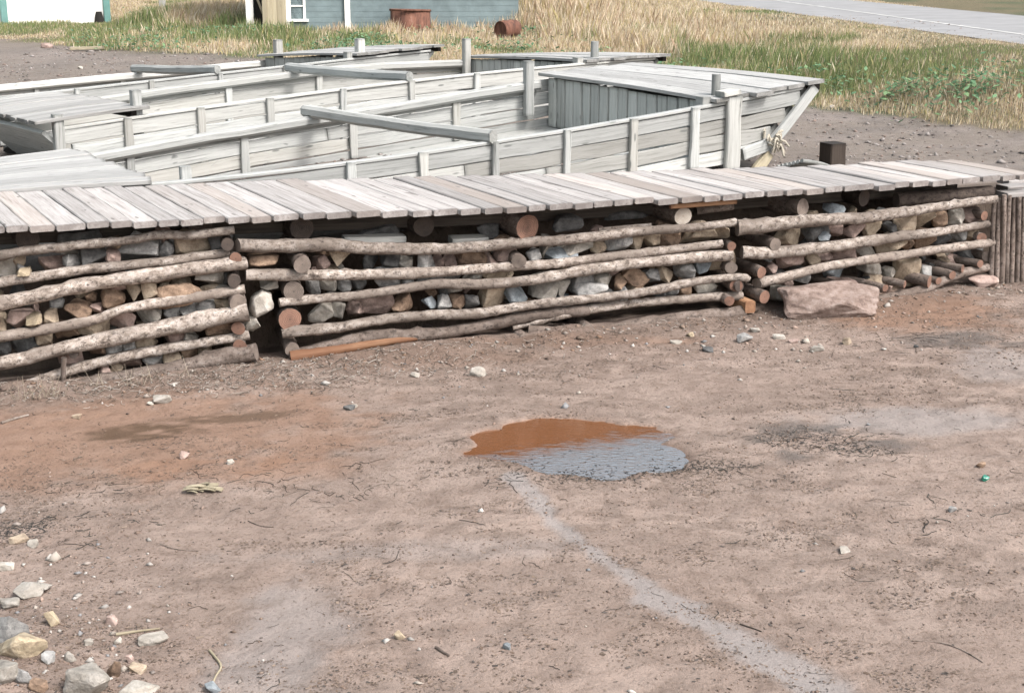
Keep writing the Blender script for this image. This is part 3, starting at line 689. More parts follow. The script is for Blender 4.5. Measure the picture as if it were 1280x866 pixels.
mb = MB(); board(mb, along(s0, s1 - .25, 0.45, DZ - 0.125, 14), 0.12, 0.14, V3(0, 0, 1), n=24, jit=.01); build("support_beam", mb, M["dark"], deck)  # near-black colour paints in the shade below the planks
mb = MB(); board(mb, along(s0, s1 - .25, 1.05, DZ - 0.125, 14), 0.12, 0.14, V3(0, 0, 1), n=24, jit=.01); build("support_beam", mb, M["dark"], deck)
for x0, x1, y0, y1, mt in ((273, 358, 272.5, 272.5, "fresh"), (-60, 262, 285, 276, "fresh"), (842, 925, 259, 253, "fresh")):
    P = []
    for x, y in ((x0, y0), (x1, y1)):
        d = at(x, y - 4, 0.95)
        P.append(V3(d[0], d[1], 0.925) + V3(BACKD[0], BACKD[1], 0) * 0.045)
    mb = MB(); board(mb, P, 0.03, 0.036 if x0 > 0 else 0.02, V3(0, 0, 1), n=6); build("edge_batten", mb, M[mt], deck)
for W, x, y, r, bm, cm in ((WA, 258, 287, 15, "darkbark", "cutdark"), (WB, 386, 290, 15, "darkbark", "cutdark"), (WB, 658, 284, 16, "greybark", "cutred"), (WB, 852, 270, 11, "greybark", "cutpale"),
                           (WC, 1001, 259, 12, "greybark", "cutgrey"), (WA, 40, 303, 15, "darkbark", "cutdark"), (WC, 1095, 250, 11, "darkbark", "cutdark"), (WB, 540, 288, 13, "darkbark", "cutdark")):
    cross(W, deck, x, y, r, bm, cm, 1.3, -0.14 if cm == 'cutdark' else 0.02, V3(BACKD[0], BACKD[1], 0), "joist_log")  # the dark-barked joists carry the deck's shade in their colour
mb = MB(); P = [WC.pt(1120, 250, .12), WC.pt(1239, 241, .02)]; tube(mb, P, .06, .06, seg=14); build("sleeper_log", mb, [M["darkbark"], M["cutdark"]], deck)
# split boards lying on the fill under the deck
for (x0, y0, x1, y1, t, lab) in ((429, 299, 505, 297, .045, "split grey board lying flat under the boardwalk above the top pole"), (563, 301, 608, 299, .05, "short split billet lying under the boardwalk beside the red log end")):
    a, b_ = WB.pt(x0, y0, .10), WB.pt(x1, y1, .10); mb = MB(); board(mb, [a, b_], .14, t, V3(0, 0, 1), n=5, jit=.008); o = build("split_board", mb, M["boat"]); tag(o, lab, "board")

# stones packed between the poles ---------------------------------------
PAL = [("grey", 5), ("blue-grey", 1), ("pinkish", 7), ("tan", 7), ("rusty brown", 3), ("dark grey", 3), ("pale", 3)]
PALW = [c for c, k in PAL for _ in range(k)]
seen_lab = {}
def fill(W, logs, upper_i, lower_i, x0, x1, which, rnd, gapk=0.14, rowname=None):
    up = sorted([(W.s_of(p), p[2]) for p in logs[upper_i][1]]) if upper_i is not None else None
    lo = sorted([(W.s_of(p), p[2]) for p in logs[lower_i][1]])
    fu = (lambda s: np.interp(s, *zip(*up))) if up else (lambda s: 0.88)
    fl = lambda s: np.interp(s, *zip(*lo))
    a = W.s_of(W.pt(x0, 340)); b = W.s_of(W.pt(x1, 340)); s = a; n = 0
    items = []
    while s < b:
        g = max(0.06, fu(s + .05) - fl(s + .05)); big = rnd.random()
        wd = rnd.uniform(0.09, 0.17) + (big < .35) * rnd.uniform(0.04, 0.14)
        if rnd.random() < gapk * .5: s += wd * 0.4; continue
        h = min(g * rnd.uniform(.85, 1.1), wd * rnd.uniform(.6, 1.0)) + .025
        items.append((s + wd / 2, fl(s + wd / 2), wd * 1.15, h, rnd.uniform(0.05, 0.11)))
        if g - h > .035: 
            w2 = wd * rnd.uniform(.8, 1.25); items.append((s + wd / 2 + rnd.uniform(-.04, .04), fl(s + wd / 2) + h * .82, w2, min(g - h + .05, w2 * .8), rnd.uniform(0.12, 0.2)))
        s += wd * rnd.uniform(.84, 1.0)
    items.sort()
    for (sc, zl, wd, h, off) in items:
        n += 1; color = rnd.choice(PALW); P = W.xyz(sc, zl, off + 0.05)
        nm = color + (" flat" if wd > h * 1.9 else " stone" if False else "")
        pos = f"{ORD[n]} from left" if n <= (len(items) + 1) // 2 else f"{ORD[len(items) - n + 1]} from right"
        lab = f"{color} stone, {pos}, {rowname} {which} crib"
        rock("stone", lab, "stone", (P[0], P[1], P[2] + 0.0), (wd, 0.2, h * 1.12), color, rnd.random(), rot=math.atan2(W.d[1], W.d[0]) + rnd.uniform(-.35, .35), tilt=rnd.uniform(-.35, .35), group=f"stones packed in the {which} crib", sink=0.06)
rs = random.Random(21)
fill(WA, logsA, 0, 1, -30, 285, "left", rs, rowname="between first and second poles of")
fill(WA, logsA, 2, 3, -30, 292, "left", rs, rowname="between third and fourth poles of")
fill(WA, logsA, 3, 4, -30, 292, "left", rs, rowname="between fourth and fifth poles of")
fill(WA, logsA, 4, 5, 60, 295, "left", rs, 0.25, rowname="between fifth and sixth poles of")
fill(WA, logsA, 5, 6, 110, 290, "left", rs, 0.3, rowname="between sixth and bottom poles of")
fill(WB, logsB, 0, 1, 395, 640, "middle", rs, 0.08, rowname="between first and second poles of")
fill(WB, logsB, 0, 1, 662, 900, "middle", rs, 0.08, rowname="right of log end beneath top pole of")
fill(WB, logsB, 1, 2, 385, 640, "middle", rs, 0.12, rowname="between second and third poles of")
fill(WB, logsB, 2, 3, 385, 900, "middle", rs, 0.06, rowname="between third and fourth poles of")
fill(WB, logsB, 3, 5, 640, 900, "middle", rs, 0.35, rowname="between the fourth and lower poles of")
fill(WC, logsC, 0, 1, 975, 1220, "right", rs, 0.12, rowname="between first and second poles of")
fill(WC, logsC, 1, 2, 965, 1215, "right", rs, 0.1, rowname="between second and third poles of")
fill(WC, logsC, 2, 3, 1085, 1225, "right", rs, 0.1, rowname="above the lowest pole of")
fill(WC, logsC, 2, 3, 975, 1070, "right", rs, 0.2, rowname="under the third pole of")
def wrock(W, x, y, wpx, hpx, color, lab, off=0.1, seed=1, depth=0.22, name="stone", tilt=0.0):
    P = W.pt(x, y, off); w_, h_ = pxr(P, wpx), pxr(P, hpx)
    return rock(name, lab, "stone", (P[0], P[1], P[2] - h_ / 2), (w_, depth, h_), color, seed, rot=math.atan2(W.d[1], W.d[0]), tilt=tilt, sink=0.0)
wrock(WB, 325, 379, 32, 36, "pale", "big pale round stone standing in the dark gap between left and middle cribs", .05, 5)
wrock(WB, 316, 404, 20, 22, "pale", "small whitish stone under the big pale stone in the gap between cribs", .05, 6)
wrock(WB, 328, 324, 50, 17, "rusty brown", "long orange brown stone just under the left end of the middle crib's top pole", .10, 7)
wrock(WB, 336, 352, 24, 16, "pale", "small pale wedge stone above the big pale stone beside the middle crib", .10, 8)
wrock(WB, 709, 279, 40, 28, "dark grey", "dark grey rock under the boardwalk right of the red log end", .10, 9)
wrock(WB, 700, 318, 46, 17, "blue-grey", "large blue grey slab stone under the top pole of the middle crib", .055, 10)
wrock(WB, 738, 361, 42, 20, "grey", "large light grey angular stone near centre of the middle crib's fourth pole", .055, 11)
wrock(WA, 220, 368, 62, 34, "rusty brown", "largest rusty brown rock in the left crib, above the fourth pole", .07, 12)
wrock(WA, 42, 398, 22, 17, "cream", "bright cream stone in the left crib above the fourth pole", .05, 13)
wrock(WA, 30, 339, 18, 11, "cream", "small cream stone under the top pole at the left crib's far left", .05, 14)
wrock(WC, 1022, 294, 26, 14, "blue-grey", "large blue grey stone under the top pole of the right crib", .05, 15)
wrock(WC, 1042, 262, 24, 20, "blue-grey", "blue grey stone under the boardwalk beside the right crib's round log end", .12, 16)
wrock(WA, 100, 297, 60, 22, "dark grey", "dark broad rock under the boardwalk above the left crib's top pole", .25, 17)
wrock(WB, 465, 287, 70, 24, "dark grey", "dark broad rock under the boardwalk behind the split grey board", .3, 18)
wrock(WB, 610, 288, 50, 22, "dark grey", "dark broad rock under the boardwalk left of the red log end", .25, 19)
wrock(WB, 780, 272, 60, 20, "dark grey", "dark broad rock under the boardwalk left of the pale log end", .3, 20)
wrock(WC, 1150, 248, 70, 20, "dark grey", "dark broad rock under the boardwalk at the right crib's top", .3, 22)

# picket wall at the right end -------------------------------------------
pw = thing("pole_fence", "wall of thin upright grey poles at the right end of the cribs", "pole wall", WC.xyz(2.35, float(tz(4.1, 11.5)), 0))
mb_n = 0
for i, x in enumerate(np.arange(1243, 1345, 6.2)):
    W_ = Wall((3.93, 11.42), (4.9, 11.75)); T = W_.pt(x, 247 - (x - 1243) * 0.06 + rs.uniform(-4, 3), rs.uniform(-.02, .03)); Bm = W_.pt(x - 4 + rs.uniform(-1, 1), 356 + rs.uniform(-3, 2), rs.uniform(-.02, .02))
    mb = MB(); tube(mb, [Bm, (T + Bm) / 2 + V3(rs.uniform(-.008, .008), 0, 0), T], .024 * rs.uniform(.8, 1.15), .019, seg=9, lump=.15); build("upright_pole", mb, [M["greybark"], M["cutgrey"]], pw)
mb = MB(); 
for j in range(3):
    a_ = at(1256 + j * 1, 243 - j * 8, 0.84); a_ = V3(a_[0], a_[1], .84); board(mb, [a_ + V3(-.03, 0, 0), a_ + V3(1.2, .45, 0)], 0.16, .04, V3(0, 0, 1), n=5)
build("cap_boards", mb, M["deck"], pw)

# ------------------------------------------------------------------ wooden scows on the hard
class Boat:
    """plan frame: u along the hull (0 at the right bulkhead, negative to the left), v across (0 near side, 1 far side)"""
    def __init__(s, X0, Y0, th, w, L1, uL, near, far, hull=0.62, shear=0.0, taper=0.0):
        s.shear = shear; s.taper = taper; s.o = V3(X0, Y0, 0); s.d = V3(math.cos(th), math.sin(th), 0); s.n = V3(-math.sin(th), math.cos(th), 0); s.w = w; s.L1 = L1; s.uL = uL; s.h = hull
        s.zn = s.fit(near, 0); s.zf = s.fit(far, 1)
    def fit(s, pts, v):
        pts = sorted(pts); xs, ys = zip(*pts); us, zs = [], []
        for u in np.linspace(s.uL, s.L1, 60):
            P = s.plan(u, v); z = 1.2
            x, _, _ = proj(V3(P[0], P[1], z))
            if x < xs[0] - 5 or x > xs[-1] + 5: continue
            for _ in range(12):
                x, y, zc = proj(V3(P[0], P[1], z)); z += (y - np.interp(x, xs, ys)) * zc / FPX
            us.append(u); zs.append(z)
        deg = 2; c = np.polyfit(us, zs, deg); u0, u1 = min(us), max(us)
        def f(u):
            q = min(max(u, u0), u1); z = np.polyval(c, q); sl = np.polyval(np.polyder(c), q); return float(z + (u - q) * sl * 0.6)
        return f
    def plan(s, u, v):
        tp = s.taper * max(0.0, (-u - 3.2) / 3.5) ** 1.6
        return s.o + s.d * (u - s.shear * v) + s.n * ((v + tp * (0.5 - v)) * s.w)
    def P(s, u, v, dz=0.0):
        z = s.zn(u) * (1 - v) + s.zf(u) * v
        q = s.plan(u, v); return V3(q[0], q[1], z + dz)
    def u_of(s, x, v):
        a, b = s.uL - 1, s.L1 + .5
        for _ in range(40):
            m = (a + b) / 2
            if proj(s.P(m, v))[0] < x: a = m
            else: b = m
        return a

def side(b, t, v, name, rows, rakeR, rakeL, rnd, jogs=0.006):
    """strakes of one side; each board runs with the sheer"""
    hh = b.h / rows
    for k in range(rows):
        zc = -(k + 0.5) * hh; q = (k + 0.5) / rows
        uR = b.L1 - 0.04 - rakeR * q; uL = b.uL + 0.04 + rakeL * q
        cuts = [uL, uR]
        if k in (1, 2): cuts = [uL, uL + (uR - uL) * rnd.uniform(.35, .65), uR]
        for a_, c_ in zip(cuts, cuts[1:]):
            us = np.linspace(a_ + .004, c_ - .004, 9); jj = rnd.uniform(-jogs, jogs)
            mb = MB(); board(mb, [b.P(u, v, zc + jj * .5) + b.n * jj for u in us], hh - 0.010 - rnd.uniform(0, .010), 0.045, b.n, n=16, jit=.009, ch=.005, seed=rnd.random())
            build(name, mb, M["boat"], t)
def make_boat(b, label, seed, battens, deckR=True, deckL=True, thw=None, rail=True, railnear=False, posts=(), deckRz=0.03, deckLz=0.03, uLb=None, bulk=True, outer=None, dlen=None):
    rnd = random.Random(seed); uLb = b.uL + 1.35 if uLb is None else uLb
    base = b.P((b.L1 + b.uL) / 2, .5, -b.h); t = thing("wooden_scow", label, "boat", base, "grey wooden scows drawn up side by side")
    side(b, t, 0, "side_plank", 4, 0.62, 0.62, rnd); side(b, t, 1, "side_plank", 4, 0.62, 0.62, rnd)
    # raked end boards
    for (u0, u1, nm) in ((b.L1, b.L1 - .62, "transom"), (b.uL, b.uL + .62, "transom")):
        mb = MB()
        for k in range(4):
            q = (k + .5) / 4; u = u0 + (u1 - u0) * q; sl = unit(b.d * (u1 - u0) * (1 if True else 0) + V3(0, 0, -b.h))
            nrm = unit(np.cross(sl, b.n)); board(mb, [b.P(u, .012, -b.h * q), b.P(u, .5, -b.h * q), b.P(u, .988, -b.h * q)], math.hypot(b.h, .62) / 4 - .01, .045, nrm, n=8)
        build(nm, mb, M["boat"], t)
    # bottom boards
    mb = MB(); nb = 12
    for k in range(nb):
        v = (k + .5) / nb; us = np.linspace(b.uL + .66, b.L1 - .66, 7); board(mb, [b.P(u, v, -b.h + .03 + rnd.uniform(-.006, .006)) for u in us], b.w / nb - .008, .04, V3(0, 0, 1), n=10)
    build("floor", mb, M["boat"], t)
    # inside frames and outside battens
    for u in battens:
        mb = MB(); board(mb, [b.P(u, 0, .025) - b.n * .047, b.P(u, 0, -b.h + .02) - b.n * .047], .070 + rnd.uniform(-.012, .015), .045, b.n, n=6, jit=.006); build("batten", mb, M["boat"], t)
    for u in np.linspace(b.uL + 1.9, -1.1, 4):
        mb = MB(); board(mb, [b.P(u, 1, .0) - b.n * .045, b.P(u, 1, -b.h + .06) - b.n * .045], .08, .045, b.n, n=5, jit=.006); build("frame_rib", mb, M["boat"], t)
    if rail:
        us = np.linspace(uLb + .05, -.12, 9); mb = MB()
        board(mb, [b.P(u, 1, -.035 + rnd.uniform(-.014, .014)) - b.n * .075 for u in us], .085, .105, V3(0, 0, 1), n=22, jit=.010, ch=.026); build("rail_beam", mb, M["boat"], t)
    mb = MB(); us = np.linspace(b.uL + .1, b.L1 - .1, 9)
    board(mb, [b.P(u, 0, .012) + b.n * .0 for u in us], .075, .03, V3(0, 0, 1), n=16, jit=.006); build("gunwale_cap", mb, M["boat"], t)
    if deckR:
        mb = MB(); n_ = max(5, int((b.L1 + .08) / .17)); e0, e1 = -.06, b.L1 + .10
        for k in range(n_):
            u = e0 + (e1 - e0) * (k + .5) / n_; ov = rnd.uniform(-.02, .02); nup = np.cross(b.P(u + .1, .5) - b.P(u - .1, .5), b.P(u, 1) - b.P(u, 0)); nup = unit(nup); zz = rnd.uniform(-.006, .006)
            board(mb, [b.P(u, -.03 - ov, deckRz + .02 + zz), b.P(u, .35, deckRz + .035 + zz), b.P(u, .7, deckRz + .03 + zz), b.P(u, 1.03 + ov, deckRz + .02 + zz)], (e1 - e0) / n_ - .003, .035, nup, n=10, jit=.0015, ch=.003)
        build("end_deck", mb, M["boatdeck"], t)
        mb = MB(); board(mb, [b.P(b.L1 + .06, -.01, deckRz - .03), b.P(b.L1 + .06, 1.01, deckRz - .03)], .06, .06, V3(0, 0, 1), n=8); build("deck_beam", mb, M["dark"], t)
    if deckL:
        mb = MB(); n_ = 14
        for k in range(n_):
            v = -.03 + 1.06 * (k + .5) / n_; a_, c_ = b.uL - .10 + rnd.uniform(-.02, .02), uLb + .12 + rnd.uniform(-.03, .03); dzz = rnd.uniform(-.012, .012)
            board(mb, [b.P(a_, v, deckLz + dzz), b.P((a_ + c_) / 2, v, deckLz + .012 + dzz), b.P(c_, v, deckLz + dzz)], b.w * 1.06 / n_ - .016, .035, V3(0, 0, 1), n=8, jit=.003, ch=.004)
        build("end_deck", mb, M["boatdeck"], t)
        mb = MB(); board(mb, [b.P(uLb, .01, deckLz - .05), b.P(uLb, .99, deckLz - .05)], .06, .07, V3(0, 0, 1), n=6); build("deck_beam", mb, M["dark"], t)
    if bulk:
        mb = MB(); n_ = 17
        for k in range(n_):
            v = .02 + .96 * (k + .5) / n_; u = rnd.uniform(-.006, .006); top = b.P(u, v, deckRz - .005 - rnd.uniform(0, .015)); bot = b.P(u, v, -b.h + .05)
            board(mb, [top, bot], b.w * .96 / n_ - .010, .03, b.d, n=5, jit=.003)
        build("bulkhead", mb, M["boatshade"], t)
    for v in (.0,):
        mb = MB(); board(mb, [b.P(-.10, v, .06 + deckRz) + b.n * .07, b.P(-.10, v, -b.h + .06) + b.n * .07], .12, .09, b.d, n=6, jit=.008); build("bulkhead_post", mb, M["boat"], t)
    for (px, py0, zbase, r, u, v, sq) in posts:      # mooring posts standing through the decks
        Pb = b.P(u, v, -.35); top = b.P(u, v, zbase); mb = MB()
        if sq: board(mb, [top, Pb], r * 2, r * 2, b.d, n=5, jit=.005, ch=.012)
        else: tube(mb, [Pb, top], r * 1.05, r, seg=12, lump=.08)
        build("mooring_post", mb, [M["boat"], M["boat"]] , t)
    if thw is not None:
        u0, u1 = thw; mb = MB(); A, B_ = b.P(u0, 1.02, .055), b.P(u1, -.02, .07)
        board(mb, [A, (A + B_) / 2 + V3(0, 0, -.012), B_], .13, .115, V3(0, 0, 1), n=12, jit=.012, ch=.028, w1=.09); build("cross_pole", mb, M["boat"], t)
    if outer:                                         # heavy corner frame on the near side, raked corner board, bottom skid
        mb = MB(); board(mb, [b.P(.16, 0, .06) - b.n * .05, b.P(.16, 0, -b.h - .05) - b.n * .05], .15, .06, b.n, n=7, jit=.006, ch=.012); build("corner_post", mb, M["boat"], t)
        mb = MB(); board(mb, [b.P(.02, 0, .10) - b.n * .02, b.P(.20, 0, .10) - b.n * .02], .16, .05, V3(0, 0, 1), n=3); build("post_block", mb, M["boat"], t)
        mb = MB(); board(mb, [b.P(.27, 0, -b.h + .07) - b.n * .055, b.P(b.L1 - .5, 0, -b.h + .11) - b.n * .055], .11, .045, b.n, n=6, jit=.008); build("skid_board", mb, M["boat"], t)
        mb = MB(); board(mb, [b.P(b.L1 + .03, 0, .0) - b.n * .035, b.P(b.L1 - .50, 0, -b.h + .03) - b.n * .035], .10, .05, b.n, n=6, jit=.006); build("corner_board", mb, M["cream"] if False else M["boat"], t)
        mb = MB(); board(mb, [b.P(b.L1 - .46, 0, -b.h + .03) - b.n * .05, b.P(b.L1 - .66, 0, -b.h - .16) - b.n * .05], .09, .05, b.n, n=4, jit=.015); build("broken_board", mb, M["cream"], t)
    return t

b1 = Boat(1.88, 13.2, .425, 3.15, 1.03, -6.5,
  [(195, 228), (415, 214), (540, 193), (615, 178), (705, 165), (790, 150), (885, 132), (1012, 113)], [(70, 198), (100, 194), (200, 178), (300, 160), (385, 146), (497, 127), (560, 119), (656, 103), (690, 98)], .56, .22, .28)
make_boat(b1, "nearest grey wooden scow, one pole laid across its open hull beside the boardwalk", 3, [b1.u_of(x, 0) for x in (437, 527, 616, 706, 789, 866)], thw=(b1.u_of(386, 1), b1.u_of(612, 0)), uLb=b1.u_of(192, 0) - .12,
  posts=((0, 0, .26, .042, b1.u_of(893, .05), .045, False), (0, 0, .24, .05, b1.u_of(660, .97), .965, True), (0, 0, .10, .045, b1.u_of(232, .10), .10, True)), outer=True, deckLz=.05)
b2 = Boat(.945, 18.123, .615, 2.70, 1.195, -6.85,
  [(60, 167), (155, 150), (216, 141), (300, 129), (384, 120), (469, 107), (582, 96), (630, 91), (740, 80), (823, 74)], [(100, 125), (155, 118), (258, 101), (330, 94), (427, 84), (577, 75)], .62)
make_boat(b2, "middle grey wooden scow, its planked left end deck raised over dark raked boards", 5, (-6.0, -5.2, -4.4, -3.5, -2.6, -1.7), thw=(b2.u_of(363, 1), b2.u_of(510, 0)), uLb=-5.9,
  posts=((0, 0, .27, .05, b2.u_of(743, .06), .06, False), (0, 0, .30, .05, b2.u_of(583, .95), .95, True), (0, 0, .28, .05, -5.85, .03, True), (0, 0, .16, .05, -6.7, .0, True)), deckLz=.10, outer=False)
b3 = Boat(-2.227, 20.734, .685, 2.66, 1.393, -6.9,
  [(40, 120), (88, 116), (170, 104), (258, 93), (330, 86), (450, 78), (543, 60)], [(0, 106), (75, 100), (330, 75), (400, 69)], .58)
make_boat(b3, "farthest grey wooden scow, lying nearest the blue building", 8, (-5.2, -4.2, -3.2, -2.2, -1.2), thw=(b3.u_of(170, 1), b3.u_of(270, 0)), uLb=-5.8,
  posts=((0, 0, .28, .06, b3.u_of(450, .06), .06, True), (0, 0, .30, .06, b3.u_of(348, .95), .95, True), (0, 0, .22, .05, -5.7, .03, True)), deckLz=.08, deckRz=.05)

# odds and ends by the nearest scow
rr = random.Random(5)
mb = MB(); c = b1.P(b1.L1 - .42, 0, -b1.h + .12) - b1.n * .12
for k in range(18):
    p0 = c + V3(rr.gauss(0, .05), rr.gauss(0, .03), rr.gauss(0, .03)); p1 = p0 + V3(rr.uniform(-.05, .12), rr.uniform(-.06, .04), rr.uniform(-.10, .06))
    tube(mb, [p0, (p0 + p1) / 2 + V3(0, 0, rr.uniform(.0, .06)), p1], .014, .010, seg=6, n=5, cap=0)
o = build("frayed_rope", mb, M["rope"]); tag(o, "frayed pale rope knotted on the near scow's raked corner", "rope")
for k in range(7):
    a_ = at(972 + k * 5, 200 + k * .9, .92); e_ = at(1026 + k * 5, 207 + rr.uniform(-2, 1), .86); z0 = gz(e_[0], e_[1])
    A = V3(a_[0], a_[1], z0 + .10 + .015 * k); B_ = V3(e_[0], e_[1], z0 + .03); mb = MB(); tube(mb, [A, (A + B_) / 2 + V3(0, 0, .02), B_], .020, .012, seg=8, lump=.2)
    o = build("weathered_stick", mb, [M["boat"], M["boat"]]); tag(o, "thin weathered grey stick in the heap between near scow and boardwalk", "stick", "grey sticks heaped beside the near scow")
p = at_ground(1040, 206); mb = MB(); z0 = gz(p[0], p[1]); board(mb, [V3(p[0], p[1], z0 - .2), V3(p[0], p[1], z0 + .21)], .19, .19, unit(V3(.45, -.9, 0)), n=4, jit=.006, ch=.012)
o = build("bollard_post", mb, M["dark"]); tag(o, "short dark square timber post standing behind the boardwalk in the gravel", "post")

# ------------------------------------------------------------------ buildings beyond the yard
BZ = 1.06
def wallbox(mb, A, B_, z0, z1, th, nrm, mi=0):
    A = V3(A[0], A[1], 0); B_ = V3(B_[0], B_[1], 0); vs = []
    for z in (z0, z1):
        for p in (A, B_, B_ + nrm * th, A + nrm * th): vs.append((p[0], p[1], z))
    mb.add(vs, [(0, 1, 5, 4), (1, 2, 6, 5), (2, 3, 7, 6), (3, 0, 4, 7), (4, 5, 6, 7), (3, 2, 1, 0)], None, None, mi)
PL, PR_ = at(312, 44.5, BZ), at(648, 42, BZ + .02); dB = unit(V3(PR_[0] - PL[0], PR_[1] - PL[1], 0)); nB = V3(-dB[1], dB[0], 0)
if nB[1] < 0: nB = -nB
def onwall(x, off=0.0, z=None):
    d = ray(x, 40); k = np.dot(PL + nB * off - EYE, nB) / np.dot(d, nB); P = EYE + d * k; return V3(P[0], P[1], 0)
def wz(x, y, off=0.0):
    d = ray(x, y); k = np.dot(PL + nB * off - EYE, nB) / np.dot(d, nB); return EYE + d * k
house = thing("clapboard_building", "dull blue clapboard building with white trim and an open board door", "building", (PL[0], PL[1], BZ - .1))
LB = np.linalg.norm((PR_ - PL)[:2]); EAVE = 3.6
def clap(mb, A, B_, z0, z1, step=.115):
    z = z0; d_ = unit(B_ - A); 
    while z < z1:
        vs = [A - nB * .022, B_ - nB * .022, B_ - nB * .022, A - nB * .022, A - nB * .004, B_ - nB * .004]
        v = [(A[0] - nB[0] * .010, A[1] - nB[1] * .010, z), (B_[0] - nB[0] * .010, B_[1] - nB[1] * .010, z), (B_[0] - nB[0] * .006, B_[1] - nB[1] * .006, z + step), (A[0] - nB[0] * .006, A[1] - nB[1] * .006, z + step),
             (A[0], A[1], z), (B_[0], B_[1], z)]
        mb.add(v, [(0, 1, 2, 3), (4, 5, 1, 0)]); z += step
Xd = onwall(360); end = PR_ * V3(1, 1, 0)
wx0, wx1 = onwall(361.5), onwall(383); w0 = wz(372, 26)[2] + .03; w1 = w0 + .62
mb = MB(); clap(mb, Xd, wx0, BZ - .2, EAVE); clap(mb, wx1, end, BZ - .2, EAVE); clap(mb, wx0, wx1, BZ - .2, w0 - .13); clap(mb, wx0, wx1, w1, EAVE)
wallbox(mb, Xd, end, BZ - .3, EAVE, .03, nB); E0 = end + nB * 6; wallbox(mb, end, E0, BZ - .3, EAVE, .05, -dB)
wallbox(mb, PL * V3(1, 1, 0), PL * V3(1, 1, 0) + nB * 6, BZ - .3, EAVE, .05, dB); wallbox(mb, PL * V3(1, 1, 0) + nB * 6, E0, BZ - .3, EAVE, .05, nB)
wallbox(mb, PL * V3(1, 1, 0), Xd, BZ + 2.15, EAVE, .03, nB)
build("wall", mb, M["bluepaint"], house)
mb = MB(); ridge = 5.2; a = PL * V3(1, 1, 0) - dB * .3 - nB * .35; b_ = end + dB * .3 - nB * .35
for sgn in (0, 1):
    q0 = a + (nB * 6.7 if sgn else 0); q1 = b_ + (nB * 6.7 if sgn else 0); m0 = a + nB * 3.35; m1 = b_ + nB * 3.35
    v = [(*q0[:2], EAVE - .1), (*q1[:2], EAVE - .1), (*m1[:2], ridge), (*m0[:2], ridge)]; v += [(x, y, z + .08) for x, y, z in v]
    mb.add(v, [(0, 1, 2, 3), (4, 5, 6, 7), (0, 1, 5, 4), (0, 3, 7, 4), (1, 2, 6, 5)])
build("roof", mb, M["roof"], house)
def trim(x, wd, z0, z1, name="corner_trim", mat="whitepaint", th=.05):
    P = onwall(x); mb = MB(); board(mb, [V3(P[0], P[1], z0) - nB * th, V3(P[0], P[1], z1) - nB * th], wd, .05, nB, n=3, jit=.001); return build(name, mb, M[mat], house)
trim(435, .12, BZ - .15, EAVE); trim(360.5, .08, BZ - .2, EAVE)
trim(313.5, .16, BZ - .3, EAVE, "door_post")
mb = MB(); c0, c1 = onwall(318), onwall(332); wallbox(mb, c0 + nB * .25, onwall(359) + nB * .25, BZ - .3, BZ + 2.15, .02, nB); build("doorway_shade", mb, M["blackhole"], house)  # near-black panel paints the unlit room behind the door opening
dr = None
mb = MB()
h0, h1 = onwall(359) - nB * .10, onwall(331) - nB * .35
for k in range(5):
    q = h0 + (h1 - h0) * (k + .5) / 5; board(mb, [V3(q[0], q[1], BZ - .12), V3(q[0], q[1], BZ + 1.95)], np.linalg.norm(h1 - h0) / 5 - .008, .035, nB, n=4, jit=.002)
dr = build("door", mb, M["cream"], house)
mb = MB(); q0, q1 = onwall(319, .12), onwall(330, .12); board(mb, [V3(q0[0], q0[1], BZ + .95), V3(q1[0], q1[1], BZ + .45)], .05, .04, nB, n=3); build("door_brace", mb, M["cream"], house)
wn = None
mb = MB(); wallbox(mb, wx0 + dB * .03, wx1 - dB * .03, w0, w1, .01, nB); wn = build("window", mb, M["darkglass"], house)
mb = MB()
for A, B_, z0, z1 in ((wx0, wx0 + dB * .05, w0, w1), (wx1 - dB * .05, wx1, w0, w1), (wx0, wx1, w1, w1 + .05)):
    wallbox(mb, A - nB * .035, B_ - nB * .035, z0, z1, .045, nB)
mid = (wx0 + wx1) / 2; wallbox(mb, wx0 - nB * .022, wx1 - nB * .022, w0 + .26, w0 + .29, .03, nB)
build("frame", mb, M["whitepaint"], wn)
mb = MB(); wallbox(mb, wx0 - dB * .06 - nB * .09, wx1 + dB * .06 - nB * .09, w0 - .05, w0, .1, nB); build("sill", mb, M["whitepaint"], wn)

WL, WR = at(8, 36, 1.0), at(133, 33, 1.0); dW = unit(V3(WR[0] - WL[0], WR[1] - WL[1], 0)); nW = V3(-dW[1], dW[0], 0)
shed = thing("white_building", "bright white building with teal corner boards at the top left", "building", (WL[0], WL[1], .85))
f0, f1 = WL * V3(1, 1, 0), WR * V3(1, 1, 0); mb = MB(); 
vs = [(*(f0)[:2], 1.0), (*(f1)[:2], 1.0), (*(f1 + nW * 7)[:2], 1.0), (*(f0 + nW * 7)[:2], 1.0)]; vs += [(x, y, 4.2) for x, y, z in vs]
mb.add(vs, [(0, 1, 5, 4), (1, 2, 6, 5), (2, 3, 7, 6), (3, 0, 4, 7), (3, 2, 1, 0)]); build("wall", mb, M["whitepaint"], shed)
mb = MB(); a = f0 - dW * .3 - nW * .3; b_ = f1 + dW * .3 - nW * .3
for q0, q1 in ((a, b_), (a + nW * 7.6, b_ + nW * 7.6)):
    m0, m1 = a + nW * 3.8, b_ + nW * 3.8; v = [(*q0[:2], 4.1), (*q1[:2], 4.1), (*m1[:2], 5.9), (*m0[:2], 5.9)]; v += [(x, y, z + .08) for x, y, z in v]; mb.add(v, [(0, 1, 2, 3), (4, 5, 6, 7), (0, 1, 5, 4), (0, 3, 7, 4), (1, 2, 6, 5)])
build("roof", mb, M["roof"], shed)
